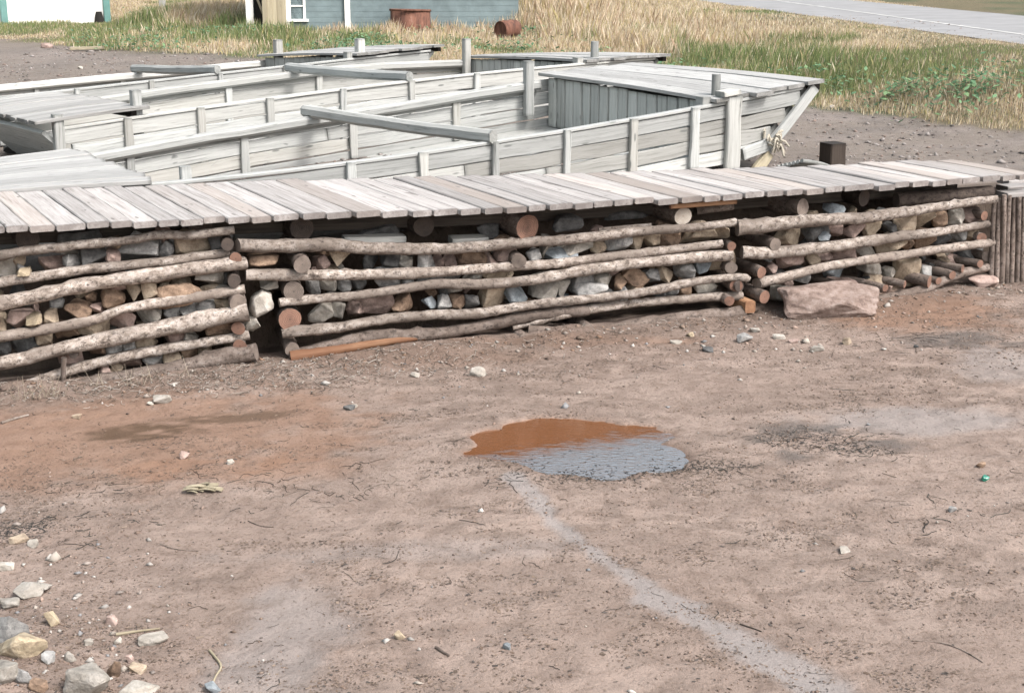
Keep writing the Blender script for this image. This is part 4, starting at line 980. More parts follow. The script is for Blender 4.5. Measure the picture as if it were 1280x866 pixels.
for P in (f0 - dW * .03, f1 + dW * .03):
    mb = MB(); board(mb, [V3(P[0], P[1], .85) - nW * .03, V3(P[0], P[1], 4.15) - nW * .03], .16, .07, nW, n=3, jit=.001); build("corner_board", mb, M["tealpaint"], shed)
mb = MB(); wallbox(mb, f0 + nW * .25, f1 + nW * .25, .4, 1.0, .1, nW); build("skirting", mb, M["blackhole"], shed)
for k in range(4):
    P = f0 + dW * (.35 + k * .75) + nW * .02; mb = MB(); board(mb, [V3(P[0], P[1], .5), V3(P[0], P[1], 1.0)], .22, .2, nW, n=3); build("pier", mb, M["dark"], shed)
P = wz(124, 19) if False else None
mb = MB(); Pn = f1 - dW * .18 - nW * .06
tube(mb, [V3(Pn[0], Pn[1], 1.05), V3(Pn[0], Pn[1], 1.22), V3(Pn[0], Pn[1], 1.36)], .14, .07, seg=10, n=7); build("vent_hood", mb, [M["blackhole"], M["blackhole"]], shed)

# rusty drums -----------------------------------------------------------
Pq = wz(513, 46, -.50); zt = gz(Pq[0], Pq[1]); R = .43
drum = thing("rusty_tub", "wide rusty metal tub standing upright against the blue building", "tub", (Pq[0], Pq[1], zt))
def ringmesh(mb, c, ax, prof, seg=32):
    ax = unit(ax); a = unit(np.cross(ax, V3(.3, .2, 1) if abs(ax[2]) < .8 else V3(1, 0, 0))); b = np.cross(ax, a); vs = []
    for r, h in prof:
        for j in range(seg):
            t = 2 * math.pi * j / seg; vs.append(c + ax * h + (a * math.cos(t) + b * math.sin(t)) * r * (1 + .012 * math.sin(3 * t + h * 5)))
    fs = [(i * seg + j, i * seg + (j + 1) % seg, (i + 1) * seg + (j + 1) % seg, (i + 1) * seg + j) for i in range(len(prof) - 1) for j in range(seg)]
    mb.add(vs, fs, None, None, 0, True); o = len(vs)
mb = MB(); ringmesh(mb, V3(Pq[0], Pq[1], zt - .08), V3(.02, .03, 1), [(.001, 0), (R, 0), (R * 1.01, .2), (R * 1.03, .22), (R * 1.0, .25), (R * .985, .60), (R * .94, .60), (R * .94, .05), (.001, .05)]); build("body", mb, M["rust"], drum)
mb = MB(); ringmesh(mb, V3(Pq[0], Pq[1], zt + .54), V3(.02, .03, 1), [(R * .96, -.02), (R * 1.03, -.02), (R * 1.04, .02), (R * .97, .025), (R * .96, -.02)]); build("rim", mb, M["rust"], drum)
Pk = at_ground(634, 51); zt = gz(Pk[0], Pk[1]); r = .16; ax = unit(V3(.68, .72, .03)); r = .18
keg = thing("rusty_barrel", "small rusty barrel lying on its side in the grass", "barrel", (Pk[0], Pk[1], zt))
c = V3(Pk[0] - .14, Pk[1], zt + r + .03)
mb = MB(); ringmesh(mb, c, ax, [(r * .93, .02), (r * .95, -.005), (r, 0), (r * 1.03, .1), (r * 1.06, .12), (r * 1.03, .14), (r * 1.03, .30), (r * 1.06, .32), (r * 1.03, .34), (r, .45), (.001, .45)]); build("body", mb, M["rust"], keg)
mb = MB(); ringmesh(mb, c, ax, [(.001, .025), (r * .93, .02)]); build("end_plate", mb, M["rust"], keg)

def bgrock(x, y, w_, h_, color, lab, seed, dep=None):
    P = at_ground(x, y); W_ = pxr(V3(P[0], P[1], 1), w_); H_ = pxr(V3(P[0], P[1], 1), h_)
    return rock("boulder", lab, "boulder", (P[0], P[1], gz(P[0], P[1])), (W_, dep or W_ * .7, H_ * 1.3), color, seed, rot=.2, sink=.2)
bgrock(771, 52, 30, 11, "pale", "pale boulder half hidden in the tall field grass", 31)
bgrock(1171, 127, 8, 6, "pale", "white stone in the green weeds near the road", 32)
bgrock(1040, 136, 7, 4, "pale", "small white stone at the edge of grass and gravel, right of near scow", 33)
bgrock(100, 86, 7, 4, "pale", "small white stone on the dirt behind the scows at left", 34)
bgrock(58, 60, 16, 6, "pinkish", "low pink rock on the dirt in front of the white building", 35)
bgrock(20, 192, 34, 14, "dark grey", "dark rock under the middle scow's raked left end", 36)
P = at_ground(108, 64); zt = gz(P[0], P[1]); mb = MB(); board(mb, [V3(P[0] - .3, P[1], zt + .05), V3(P[0] + .3, P[1] + .1, zt + .06)], .14, .05, V3(0, 0, 1), n=4); o = build("loose_plank", mb, M["cream"]); tag(o, "short pale plank lying at the grass edge left of the scows", "plank")
P = at_ground(203, 17); zt = gz(P[0], P[1]); mb = MB(); board(mb, [V3(P[0], P[1], zt - .2), V3(P[0] + .02, P[1], zt + .62)], .16, .14, V3(0, -1, 0), n=4); o = build("fence_post", mb, M["boat"]); tag(o, "lone grey wooden post in tall tan grass between white and blue buildings", "post")

# grass and weeds ---------------------------------------------------------
def blades(n, xr, yr, hfun, cfun, wid, seed, lean=.18, thr=.5, yb=1.0):
    r = np.random.default_rng(seed); X = r.uniform(*xr, n); Y = yr[0] + (yr[1] - yr[0]) * r.random(n) ** yb
    k = (np.abs(X) < 0.40 * Y + 1.2); X, Y = X[k], Y[k]
    g = grassmask(X, Y); pn = (X - PL[0]) * nB[0] + (Y - PL[1]) * nB[1]; pd = (X - PL[0]) * dB[0] + (Y - PL[1]) * dB[1]
    inb = (pn > -.05) & (pn < 6.2) & (pd > -.1) & (pd < LB + .1); pw_ = (X - f0[0]) * nW[0] + (Y - f0[1]) * nW[1]; inw = (pw_ > -.05) & ((X - f1[0]) * dW[0] + (Y - f1[1]) * dW[1] < .1)
    k = (r.random(len(X)) < g * 1.0) & (g > .25) & ~inb & ~inw
    X, Y = X[k], Y[k]; n = len(X); Z = ground_z(X, Y)
    H = hfun(X, Y, r); k = H > .01; X, Y, Z, H = X[k], Y[k], Z[k], H[k]; n = len(X); C = cfun(X, Y, r)
    th = r.uniform(0, 2 * np.pi, n); ln = r.normal(0, lean, (n, 2)) * H[:, None]; ln[:, 0] += .03 * H
    w_ = wid * (0.7 + .6 * r.random(n)) * np.clip(Y / 22, .75, 1.8)
    cx, sx = np.cos(th) * w_, np.sin(th) * w_
    V = np.zeros((n, 4, 3)); V[:, 0] = np.stack([X - cx, Y - sx, Z - .02], -1); V[:, 1] = np.stack([X + cx, Y + sx, Z - .02], -1)
    V[:, 2] = np.stack([X + cx * .7 + ln[:, 0] * .5, Y + sx * .7 + ln[:, 1] * .5, Z + H * .62], -1); V[:, 3] = np.stack([X + ln[:, 0], Y + ln[:, 1], Z + H], -1)
    idx = np.arange(n)[:, None] * 4; F1 = np.concatenate([idx + np.array([[0, 1, 2]]), idx + np.array([[0, 2, 3]])]); 
    cc = np.repeat(C[:, None, :], 4, 1)
    return V.reshape(-1, 3), F1, cc.reshape(-1, 3)
def pick(r, n, pal):
    p = np.array(pal); i = r.integers(0, len(p), n); return p[i] * (0.75 + .5 * r.random((n, 1)))
TAN = [(.58, .48, .34), (.64, .55, .41), (.50, .41, .28), (.68, .60, .47), (.43, .33, .22), (.38, .27, .19)]; GRN = [(.17, .22, .085), (.22, .25, .11), (.13, .18, .08), (.27, .28, .13)]; YEL = [(.46, .39, .18), (.40, .36, .17), (.50, .41, .22)]
def greenness(X, Y):
    front = np.interp(X, GRL[:, 0], GRL[:, 1]); d = Y - front
    return fbm(X * .55, Y * .40, 401, 3), d
def Hh(X, Y, r):
    g, d = greenness(X, Y); tall = sm(.35, .65, fbm(X * .8 + 7, Y * .5, 402, 3))
    left = X < -3
    h = (.07 + .12 * sm(.2, 2.5, d)) + tall * .25 * sm(2.0, 5.0, d) * (1 - .55 * sm(3.0, 7.0, X)) + .30 * np.exp(-(((X - 1.0) / 1.5) ** 2 + ((Y - 32.0) / 1.2) ** 2))
    h = h * (.12 + .88 * sm(.2, 3.2, rdx(RD_N, Y) - X))
    h = h * (1 - .92 * np.exp(-(((X - Pk[0] - .08) / .75) ** 2 + ((Y - Pk[1] + 2.6) / 2.6) ** 2)))
    return h * (.55 + .8 * r.random(len(X))) * (1 - .72 * sm(-8.4, -9.6, X))
def Ch(X, Y, r):
    g, d = greenness(X, Y); n = len(X)
    gp = sm(.54, .72, g + .10 * (X < -4) + .09 * sm(2.5, 4.5, X) * (d < 6) + .14 * np.exp(-((d - 4) / 2.0) ** 2) - .1 * sm(7, 12, d)) * .85
    c = np.where((r.random(n) < gp)[:, None], pick(r, n, GRN), np.where((r.random(n) < .14)[:, None], pick(r, n, YEL), pick(r, n, TAN))); return c
Vs, Fs, Cs = [], [], []; o_ = 0
for args in ((230000, (-4, 9), (13, 26), Hh, Ch, .0042, 501), (340000, (-16, 10), (24, 50), Hh, Ch, .0056, 502)):
    V, F1, C = blades(*args); Vs.append(V); Fs.append(F1 + o_); Cs.append(C); o_ += len(V)
bulk("grass", np.vstack(Vs), np.vstack(Fs), np.vstack(Cs), M["veg"], "stuff", "tan and green field grass between the scows and the road", "grass")
# broad-leaved green weeds in patches
def weeds(n, seed):
    r = np.random.default_rng(seed); cx = r.uniform(-12, 9, 700); cy = r.uniform(14, 40, 700); Vs, Cs = [], []
    d = cy - np.interp(cx, GRL[:, 0], GRL[:, 1]); k = (grassmask(cx, cy) > .6) & (fbm(cx * .6, cy * .45, 403, 3) + .35 * np.exp(-((d - 2.9) / 1.5) ** 2) * (cx > 0) > .56) & (d < 11)
    pn = (cx - PL[0]) * nB[0] + (cy - PL[1]) * nB[1]; k &= cx < rdx(RD_N, cy) - 1.6; k &= ~((pn > -.4) & (pn < 6.5) & (cx < PR_[0] + .5))
    for x, y in zip(cx[k], cy[k]):
        m = r.integers(60, 140); rr_ = np.abs(r.normal(0, .34, m)); t = r.uniform(0, 6.28, m); X = x + rr_ * np.cos(t) * 1.4; Y = y + rr_ * np.sin(t); Z = ground_z(X, Y) + r.uniform(.03, .28, m)
        s = r.uniform(.025, .06, m); a = r.uniform(0, 6.28, m); tl = r.uniform(-.6, .6, m)
        ux = np.stack([np.cos(a), np.sin(a), tl], -1) * s[:, None]; vx = np.stack([-np.sin(a), np.cos(a), r.uniform(-.3, .3, m)], -1) * (s * .5)[:, None]; P = np.stack([X, Y, Z], -1)
        Vs.append(np.stack([P - ux, P + vx, P + ux, P - vx], 1)); Cs.append(np.repeat(pick(r, m, [(.12, .22, .12), (.15, .26, .14), (.18, .28, .14), (.10, .18, .10)])[:, None], 4, 1))
    V = np.concatenate(Vs).reshape(-1, 3); C = np.concatenate(Cs).reshape(-1, 3); return V, np.arange(len(V)).reshape(-1, 4), C
bulk("weeds", *weeds(0, 511), M["veg"], "stuff", "green broad-leaved weeds in patches through the dry field grass", "weeds")

# ------------------------------------------------------------------ things lying on the beach
def gpt(x, y):
    P = at_ground(x, y); return V3(P[0], P[1], gz(P[0], P[1]))
def brock(x, y, w_, h_, color, lab, seed, dep=None, name="stone", rot=None, sink=.22):
    k_ = 1.3 if y > 650 else 1.08; P = gpt(x, y); W_ = pxr(P, w_ * k_); H_ = pxr(P, h_ * k_ * 1.1); rr = random.Random(seed)
    return rock(name, lab, name, P, (W_, dep or W_ * rr.uniform(.6, .9), H_), color, seed, rot=rr.uniform(-.5, .5) if rot is None else rot, tilt=rr.uniform(-.15, .15), sink=sink)
STONE["flat boulder"] = stonemat("brownish pink boulder stone", (0.46, 0.37, 0.325), (0.34, 0.255, 0.215), (0.17, 0.12, 0.10))
P = gpt(1037, 398); Wb = pxr(P, 140)
me = rock_mesh("boulder", (Wb, .46, pxr(P, 45)), 41, STONE["flat boulder"], sub=3, rough=.07); o = link("boulder", me); o.location = (P[0], P[1] + .16, P[2] + pxr(P, 15)); o.rotation_euler = (.03, -.03, .16)
tag(o, "big flat-topped pink boulder at the foot of the right crib", "boulder")
BST = [
 (1228, 357, 36, 15, "pinkish", "flat pink stone half buried beside the upright pole wall"), (202, 502, 24, 12, "pale", "pale flat stone on red mud below the left crib"),
 (188, 505, 9, 5, "pale", "tiny pale stone touching the pale flat stone below the left crib"), (97, 522, 14, 8, "tan", "tan stone on red mud at left below the left crib"),
 (597, 468, 20, 11, "pale", "pale stone on the mud below the middle crib's centre"), (519, 470, 12, 6, "pale", "small pale stone left of the pale stone below the middle crib"),
 (231, 572, 13, 12, "pinkish", "round brown pebble right of the dark wet stain on red mud"), (289, 581, 11, 8, "pale", "small whitish pebble beside seaweed, right of the red mud"),
 (930, 428, 20, 13, "grey", "grey stone, leftmost of the stone group before the big boulder"), (943, 416, 14, 6, "pale", "pale flat stone just behind the grey stone before the big boulder"),
 (973, 424, 17, 6, "pale", "pale flat stone in the middle of the group before the big boulder"), (992, 429, 15, 5, "pinkish", "flat pinkish stone in the group before the big boulder"),
 (1020, 438, 18, 7, "pale", "pale flat stone nearest the camera before the big boulder"), (845, 428, 15, 6, "pale", "pale flat stone left of the group before the big boulder"),
 (862, 420, 12, 6, "cream", "cream stone at the crib foot left of the group before the boulder"), (885, 440, 15, 6, "dark grey", "dark flat stone left of the group before the big boulder"),
 (1060, 430, 14, 9, "tan", "tan stone on the mud just right of the group before the boulder"), (1145, 434, 6, 5, "dark grey", "small dark stone on the pale mud right of the big boulder"),
 (1226, 583, 14, 8, "rusty brown", "rusty brown stone behind the green glass shard on the right mud"), (1190, 640, 10, 7, "grey", "small grey stone near the green glass shard on the right mud"),
 (27, 815, 54, 34, "cream", "big cream split stone in the bottom left corner heap"), (16, 800, 36, 34, "grey", "grey stone leaning behind the big cream stone, bottom left heap"),
 (64, 782, 20, 16, "cream", "small cream stone above right of the big cream stone, bottom left"), (112, 864, 46, 32, "pale", "large whitish knobbly stone at the bottom edge of the left heap"),
 (8, 852, 26, 30, "pale", "pale stone below the big cream stone at the corner, bottom left"), (27, 852, 22, 16, "grey", "grey stone right of the pale corner stone, bottom left heap"),
 (143, 845, 15, 20, "rusty brown", "rusty brown stone against the large whitish knobbly stone, bottom left"), (35, 742, 30, 14, "pale", "low whitish stone at the top of the bottom left heap"),
 (55, 738, 16, 10, "pale", "small whitish stone right of the low whitish stone, bottom left heap"), (12, 757, 22, 10, "pale", "low pale stone at the left edge, above the grey stone, bottom left"),
 (195, 800, 34, 9, "pale", "flat pale slab stone lying alone right of the bottom left heap"), (148, 802, 9, 7, "pale", "small white pebble left of the flat pale slab stone"),
 (8, 710, 18, 9, "pale", "pale stone at the left edge above the stone heap"), (25, 675, 22, 9, "tan", "tan flat stone in the seaweed clump at the left edge"),
 (42, 684, 13, 9, "pale", "white pebble beside the seaweed clump at the left edge"), (140, 780, 14, 10, "pinkish", "pinkish stone above the small white pebble, bottom left"),
 (63, 830, 20, 12, "grey", "grey stone between the big cream stone and the knobbly stone"), (88, 828, 14, 11, "pale", "pale stone above the large whitish knobbly stone"),
 (172, 838, 18, 9, "tan", "tan stone right of the large whitish knobbly stone"), (180, 862, 46, 9, "pale", "flat pale stone at the bottom edge right of the knobbly stone"),
 (265, 862, 18, 10, "blue-grey", "blue grey stone at the bottom edge beside bleached stick"), (500, 798, 12, 9, "cream", "cream pebble on the bare mud near the bottom centre"),
 (634, 812, 9, 8, "blue-grey", "small blue grey pebble on the mud near the bottom centre"), (1057, 690, 15, 5, "pale", "thin white stone chip on the mud at right"), (160, 826, 12, 9, "pinkish", "small pinkish stone right of the grey stones, bottom left heap"),
 (110, 806, 11, 8, "pale", "small pale stone right of the big cream stone, bottom left"), (48, 860, 20, 12, "rusty brown", "rusty stone at the bottom edge left of the whitish knobbly stone"),
 (437, 512, 16, 7, "dark grey", "dark stone on the mud below the gap between left and middle cribs"), (442, 510, 9, 6, "pale", "small pale stone beside the dark stone below the middle crib")]
for i, (x, y, w_, h_, c_, lab) in enumerate(BST): brock(x, y, w_, h_, c_, lab, 700 + i)
# crumpled pale driftwood, shard, sticks
mb = MB(); P = gpt(252, 614)
for k in range(16):
    a_ = P + V3(rr.uniform(-.10, .02), rr.uniform(-.03, .03), .01 + rr.uniform(0, .02)); b_ = a_ + V3(rr.uniform(.04, .11), rr.uniform(-.03, .01), rr.uniform(-.005, .02))
    board(mb, [a_, (a_ + b_) / 2 + V3(0, 0, .008), b_], rr.uniform(.012, .03), .006, V3(rr.uniform(-.4, .4), rr.uniform(-.5, .2), 1), n=4, ch=.002)
o = build("driftwood_chunk", mb, M["cream"]); tag(o, "frayed pale chunk of driftwood lying on mud left of the puddle", "driftwood")
P = gpt(1231, 600); me = rock_mesh("glass_shard", (pxr(P, 14), .05, pxr(P, 9)), 3, M["greenglass"], sub=1); o = link("glass_shard", me); o.location = (P[0], P[1], P[2] + .015); tag(o, "small bright green glass shard on the mud at right", "glass shard")
STK = [([(1140, 803), (1175, 806), (1200, 815), (1215, 822), (1228, 830)], .0035, "greybark", "curved dark stick on the mud at the bottom right"), ([(925, 779), (938, 783), (952, 788)], .004, "darkbark", "short dark stick lying just above the silty trickle at bottom right"),
 ([(145, 794), (170, 790), (200, 786)], .008, "cream", "straight bleached stick lying right of the bottom left stone heap"), ([(2, 532), (20, 526), (36, 522)], .010, "birch", "short pale stick on red mud at the left edge"),
 ([(262, 812), (276, 830), (270, 846), (262, 862)], .006, "cream", "crooked bleached twig at the bottom edge, right of the left heap"), ([(200, 680), (222, 686), (248, 688)], .0035, "greybark", "dark twig on grey mud left of centre, below the driftwood chunk"),
 ([(545, 810), (555, 818), (562, 822)], .008, "greybark", "short thick brown stick near the bottom centre of the mud"), ([(310, 650), (325, 655), (342, 658)], .003, "greybark", "thin dark twig on grey mud between driftwood chunk and silt patch")]
for pts, r_, mt, lab in STK:
    Pp = [gpt(x, y) + V3(0, 0, r_ * .8) for x, y in pts]; mb = MB(); tube(mb, Pp, r_, r_ * .6, seg=7, n=12, lump=.25, cap=0); o = build("stick", mb, [M[mt]]); tag(o, lab, "stick")

# uncountable litter -----------------------------------------------------
R5 = np.random.default_rng(91)
OCT = np.array([(1, 0, 0), (-1, 0, 0), (0, 1, 0), (0, -1, 0), (0, 0, 1), (0, 0, -1)], float); OF = np.array([(0, 2, 4), (2, 1, 4), (1, 3, 4), (3, 0, 4), (2, 0, 5), (1, 2, 5), (3, 1, 5), (0, 3, 5)])
def lumps(X, Y, size, flatn, C):
    n = len(X); Z = ground_z(X, Y); V = OCT[None] * R5.uniform(.6, 1.3, (n, 6, 1)); V = V + R5.normal(0, .18, (n, 6, 3)); V[..., 2] *= flatn
    a = R5.uniform(0, 6.28, n); ca, sa = np.cos(a)[:, None], np.sin(a)[:, None]; el = R5.uniform(.6, 1.6, n)[:, None]
    x = V[..., 0] * el; y = V[..., 1]; V = np.stack([x * ca - y * sa, x * sa + y * ca, V[..., 2]], -1) * size[:, None, None]
    V += np.stack([X, Y, Z + size * flatn * .35], -1)[:, None]
    F = (np.arange(n)[:, None, None] * 6 + OF[None]).reshape(-1, 3); return V.reshape(-1, 3), F, np.repeat(C[:, None], 6, 1).reshape(-1, 3)
def scatter(n, dens):
    X = R5.uniform(-4.4, 5.2, n); Y = R5.uniform(4.4, 11.6, n); k = (Y < wallY(X) + .12) & (np.abs(X) < .40 * Y + .3); X, Y = X[k], Y[k]
    k = (R5.random(len(X)) < dens(X, Y)) & (pudm(X, Y, .03) < .5); return X[k], Y[k]
def dens_px(blobs):
    W = []
    for x, y, rx, ry, a in blobs:
        P = at_ground(x, y); A = at_ground(x + rx, y); B_ = at_ground(x, y + ry); W.append((P[0], P[1], abs(A[0] - P[0]), abs(B_[1] - P[1]), a))
    def f(X, Y):
        d = 0
        for px, py, ax, ay, a in W: d = d + a * np.exp(-(((X - px) / ax) ** 2 + ((Y - py) / ay) ** 2))
        return d
    return f
patch = lambda X, Y: sm(.48, .66, fbm(X * 1.3, Y * 2.0, 811, 4))
crnr = dens_px([(40, 800, 130, 110, 1.0), (110, 850, 160, 60, .7), (60, 690, 140, 50, .4), (600, 790, 190, 60, .12), (950, 760, 220, 50, .10), (1180, 640, 150, 40, .2), (560, 470, 200, 22, .35), (960, 430, 160, 26, .6), (1200, 400, 120, 26, .5)])
pv = lambda n, pal: pick(R5, n, pal)
X, Y = scatter(170000, lambda X, Y: .010 + .45 * patch(X, Y) * sm(.4, .6, fbm(X * 7, Y * 9, 815, 3)) + .4 * crnr(X, Y)); sz = R5.gamma(2.0, .0014, len(X)) + .0015
MUDC = [(.21, .155, .12), (.26, .19, .15), (.17, .125, .10), (.32, .25, .205), (.13, .10, .085)]
bulk("mud_crumbs", *lumps(X, Y, sz, .6, pv(len(X), MUDC)), M["bits"], "stuff", "crumbs of mud and dark bark scattered over the beach", "crumbs")
X, Y = scatter(16000, lambda X, Y: .006 + .55 * crnr(X, Y)); sz = R5.gamma(1.6, .0050, len(X)) + .0025
bulk("pebbles", *lumps(X, Y, sz, .7, pv(len(X), [(.42, .40, .37), (.30, .26, .23), (.40, .36, .31), (.25, .25, .25), (.36, .27, .22), (.48, .45, .41)])), M["bits"], "stuff", "small mixed pebbles, thickest in the bottom left corner", "pebbles")
def strands(X, Y, L, r, C, wig, seg=5, lift=.004, ang=None):
    n = len(X); a = R5.uniform(0, 6.28, n) if ang is None else ang + R5.normal(0, .5, n); px, py = X.copy(), Y.copy(); pts = []
    for i in range(seg + 1):
        pts.append((px.copy(), py.copy())); px = px + np.cos(a) * L / seg; py = py + np.sin(a) * L / seg; a = a + R5.normal(0, wig, n)
    V = np.zeros((n, seg + 1, 3, 3))
    for i, (x, y) in enumerate(pts):
        z = ground_z(x, y) + lift * R5.uniform(.2, 1.0, n); j = min(i, seg - 1); dx = pts[j + 1][0] - pts[j][0]; dy = pts[j + 1][1] - pts[j][1]; l = np.hypot(dx, dy) + 1e-9; ox, oy = -dy / l * r, dx / l * r
        V[:, i, 0] = np.stack([x - ox, y - oy, z], -1); V[:, i, 1] = np.stack([x + ox, y + oy, z], -1); V[:, i, 2] = np.stack([x, y, z + r * 1.4], -1)
    fs = []
    for i in range(seg):
        for j in range(3): k = (j + 1) % 3; fs.append((i * 3 + j, i * 3 + k, (i + 1) * 3 + k, (i + 1) * 3 + j))
    F = (np.arange(n)[:, None, None] * (seg + 1) * 3 + np.array(fs)[None]).reshape(-1, 4)
    return V.reshape(-1, 3), F, np.repeat(C[:, None], (seg + 1) * 3, 1).reshape(-1, 3)
wd = dens_px([(60, 650, 90, 28, .55), (15, 668, 45, 16, 1.4), (150, 600, 150, 30, .22), (430, 605, 160, 22, .35), (560, 580, 90, 25, .25), (740, 603, 130, 9, 1.0), (890, 582, 70, 10, 1.5), (1010, 548, 70, 16, 1.6), (1080, 565, 50, 10, 1.1), (1180, 425, 110, 14, .5), (1210, 640, 110, 20, .25), (200, 640, 260, 60, .07), (330, 790, 120, 60, .08)])
X, Y = scatter(70000, lambda X, Y: wd(X, Y) * .75 * sm(.45, .62, fbm(X * 5, Y * 7, 77, 3)) + .004); n = len(X)
bulk("seaweed_strands", *strands(X, Y, R5.gamma(1.6, .030, n) + .012, R5.uniform(.0006, .0019, n), pv(n, [(.035, .035, .033), (.05, .05, .045), (.06, .045, .035), (.045, .055, .05), (.09, .075, .06)]), .45, 6), M["bits"], "stuff", "thin dark strands of dried seaweed scattered across the mud", "seaweed")
# weed fringe standing in the shallow near edge of the puddle
fr = dens_px([(740, 592, 100, 9, 1.0), (840, 580, 40, 9, 1.0), (650, 582, 30, 6, .6), (740, 565, 110, 6, .16)])
X = R5.uniform(-.6, 1.5, 9000); Y = R5.uniform(6.6, 8.4, 9000); k = (R5.random(9000) < fr(X, Y) * .6); X, Y = X[k], Y[k]; n = len(X)
V, F, C = strands(X, Y, R5.gamma(2, .018, n) * .35 + .006, R5.uniform(.001, .0022, n), pv(n, [(.035, .032, .028), (.06, .045, .03), (.05, .05, .045)]), .9, 4); V[:, 2] = np.maximum(V[:, 2], PUDZ + .001)
bulk("puddle_weed", V, F, C, M["bits"], "stuff", "dark weed bits floating along the near edge of the puddle", "seaweed")
# straw wrack along the foot of the cribs
def foot(X, Y): return np.exp(-((wallY(X) - .12 - Y) / .20) ** 2)
sw = dens_px([(60, 492, 120, 12, 1.0), (240, 478, 130, 14, 1.3), (380, 470, 120, 16, 1.3), (500, 455, 120, 10, .6), (330, 460, 60, 12, 1.0)])
X, Y = scatter(150000, lambda X, Y: np.clip(sw(X, Y) * .42 + foot(X, Y) * .10 * (X > -1.7), 0, .6)); n = len(X)
bulk("straw_wrack", *strands(X, Y, R5.gamma(2.0, .014, n) + .010, R5.uniform(.0008, .0022, n), pv(n, [(.42, .38, .33), (.34, .295, .25), (.24, .20, .165), (.50, .46, .41), (.10, .085, .07), (.07, .06, .05)]), .35, 3, .018), M["bits"], "stuff", "matted grey straw and dried weed along the foot of the cribs", "straw")
X, Y = scatter(30000, lambda X, Y: np.clip(foot(X, Y) * .45 + sw(X, Y) * .12, 0, 1)); sz = R5.gamma(2.0, .004, len(X)) + .003
bulk("crib_rubble", *lumps(X, Y, sz, .6, pv(len(X), [(.24, .18, .14), (.34, .29, .25), (.15, .11, .09), (.30, .20, .14), (.42, .39, .35)])), M["bits"], "stuff", "small rubble and bark chips along the crib foot", "rubble")
# dry straws caught upright on the lowest poles at left
rs2 = np.random.default_rng(8); Vs = []
for x, y, m in ((60, 492, 26), (25, 496, 14), (118, 478, 8), (165, 478, 10), (200, 474, 9), (228, 468, 5)):
    P = gpt(x, y + 4)
    for _ in range(m):
        b_ = P + V3(rs2.normal(0, .045), rs2.normal(0, .02), 0); t_ = b_ + V3(rs2.normal(0, .06), rs2.normal(-.03, .04), rs2.uniform(.05, .18)); q = V3(.0016, 0, 0); Vs += [b_ - q, b_ + q, t_ + q * .5, t_ - q * .5]
V = np.array(Vs); bulk("dry_straws", V, np.arange(len(V)).reshape(-1, 4), np.tile(np.array((.45, .39, .30)), (len(V), 1)), M["bits"], "stuff", "few dry straws standing against the left crib's lowest poles", "straw")

X = R5.uniform(-9, 8, 60000); Y = R5.uniform(11.5, 30, 60000); k = (Y > wallY(X) + 1.0) & (np.abs(X) < .4 * Y + .5) & (R5.random(60000) < (1 - grassmask(X, Y)) * (.15 + .5 * sm(.45, .65, fbm(X * 1.5, Y * 3, 821, 3)))); X, Y = X[k], Y[k]
bulk("gravel", *lumps(X, Y, R5.gamma(2.0, .005, len(X)) + .004, .6, pv(len(X), [(.24, .21, .19), (.32, .29, .27), (.17, .15, .14), (.40, .37, .35), (.26, .20, .17)])), M["bits"], "stuff", "loose gravel on the yard behind the boardwalk and scows", "gravel")


# flat flakes of bark and chips, felted into ragged brown patches
pt2 = lambda X, Y: sm(.50, .64, fbm(X * 1.5 + 4, Y * 3.2, 841, 4)) * sm(.40, .58, fbm(X * 8, Y * 15, 843, 3))
X, Y = scatter(900000, lambda X, Y: np.clip(.015 + .36 * pt2(X, Y) + .5 * np.clip(wd(X, Y) - .45, 0, 1) + .10 * crnr(X, Y), 0, .6)); k = R5.random(len(X)) > .85 * np.clip(ground_color(X, Y)[2] * (ground_color(X, Y)[1] > .3), 0, 1); X, Y = X[k], Y[k]; n = len(X)
l_ = R5.gamma(2.4, .0013, n) + .0018; w_ = l_ * R5.uniform(.3, .7, n); a_ = R5.uniform(0, 6.28, n); ca, sa = np.cos(a_), np.sin(a_); Z = ground_z(X, Y) + .001
V = np.zeros((n, 4, 3)); q = ((-1, -.6), (.8, -1), (1, .7), (-.7, 1))
for i, (qx, qy) in enumerate(q):
    V[:, i, 0] = X + qx * l_ * ca - qy * w_ * sa; V[:, i, 1] = Y + qx * l_ * sa + qy * w_ * ca; V[:, i, 2] = Z + R5.uniform(0, .0035, n)
C = pv(n, [(.17, .12, .09), (.22, .165, .125), (.12, .09, .07), (.26, .20, .155), (.10, .085, .075)]); dk_ = np.clip(wd(X, Y) - .5, 0, 1)[:, None] > R5.random((n, 1)); C = np.where(dk_, C * np.array((.42, .5, .58)), C)
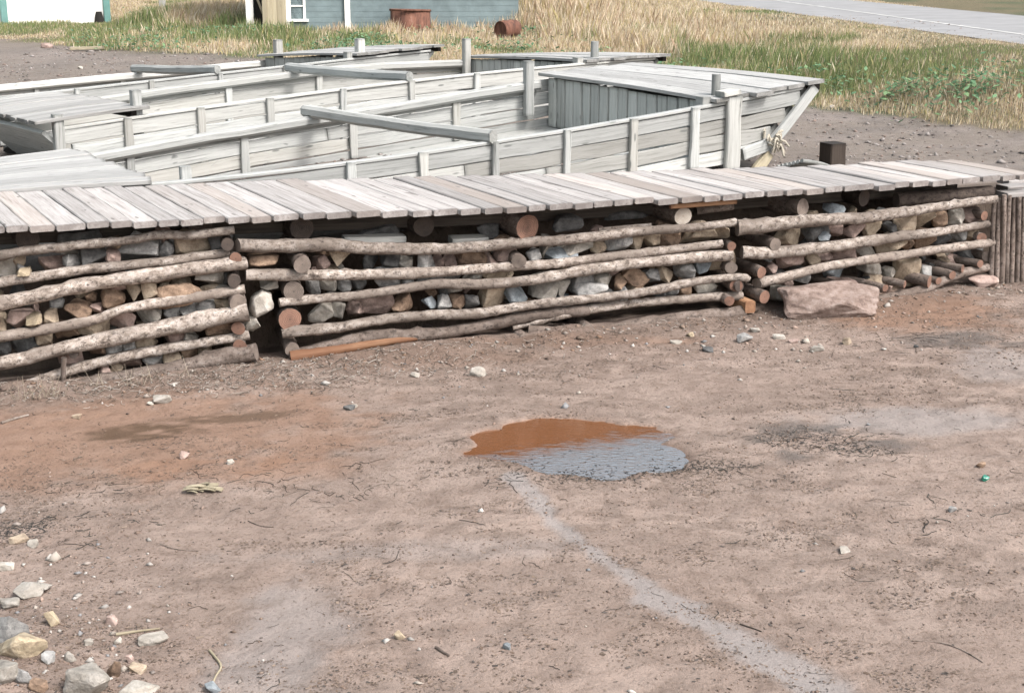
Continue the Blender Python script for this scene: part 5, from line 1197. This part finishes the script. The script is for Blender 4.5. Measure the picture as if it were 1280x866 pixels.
bulk("bark_flakes", V.reshape(-1, 3), np.arange(n * 4).reshape(-1, 4), np.repeat(C, 4, 0), M["bits"], "stuff", "fine dark bark flakes felted in ragged patches on the mud", "bark chips")

# weathered outdoor surfaces: bring all base colours to their real reflectance
for m in bpy.data.materials:
    if m.name in ("white paint", "brown puddle water", "dry and green grass blades"): continue
    nt = m.node_tree
    for b in [n for n in nt.nodes if n.type in ("BSDF_PRINCIPLED", "BSDF_TRANSLUCENT")]:
        sk_ = b.inputs["Base Color" if b.type == "BSDF_PRINCIPLED" else "Color"]
        if sk_.is_linked:
            src = sk_.links[0].from_socket; nt.links.new(mixc(nt, 1.0, src, (0.71, 0.71, 0.71), "MULTIPLY"), sk_)
# ------------------------------------------------------------------ light
TOSUN = unit(V3(0.60, -0.50, 0.90))
sun = bpy.data.lights.new("sun", "SUN"); sun.energy = 1.5; sun.angle = math.radians(12); sun.color = (1.0, 0.975, 0.94)
so = bpy.data.objects.new("sun", sun); COL.objects.link(so)
so.rotation_euler = Vector(TOSUN).to_track_quat("Z", "Y").to_euler(); so.location = (8, -5, 12)
w = bpy.data.worlds.new("World"); S.world = w; w.use_nodes = True
sk = w.node_tree.nodes.new("ShaderNodeTexSky"); sk.sky_type = "NISHITA"; sk.sun_disc = False
sk.sun_elevation = math.asin(TOSUN[2]); sk.sun_rotation = math.atan2(TOSUN[0], TOSUN[1])
sk.ozone_density = 0.4; sk.dust_density = 5.0; sk.air_density = 0.9
hz = w.node_tree.nodes.new('ShaderNodeHueSaturation'); hz.inputs['Hue'].default_value = 0.468; hz.inputs['Saturation'].default_value = 0.5   # milky summer haze
w.node_tree.links.new(sk.outputs[0], hz.inputs['Color']); w.node_tree.links.new(hz.outputs[0], w.node_tree.nodes["Background"].inputs[0]); w.node_tree.nodes["Background"].inputs[1].default_value = 0.15
S.view_settings.view_transform = "Standard"; S.view_settings.look = "None"; S.view_settings.gamma = 1.0
S.view_settings.use_curve_mapping = False; S.view_settings.exposure = 1.15
S.render.engine = "CYCLES"; S.cycles.max_bounces = 6; S.cycles.use_denoising = True; S.cycles.adaptive_threshold = 0.006
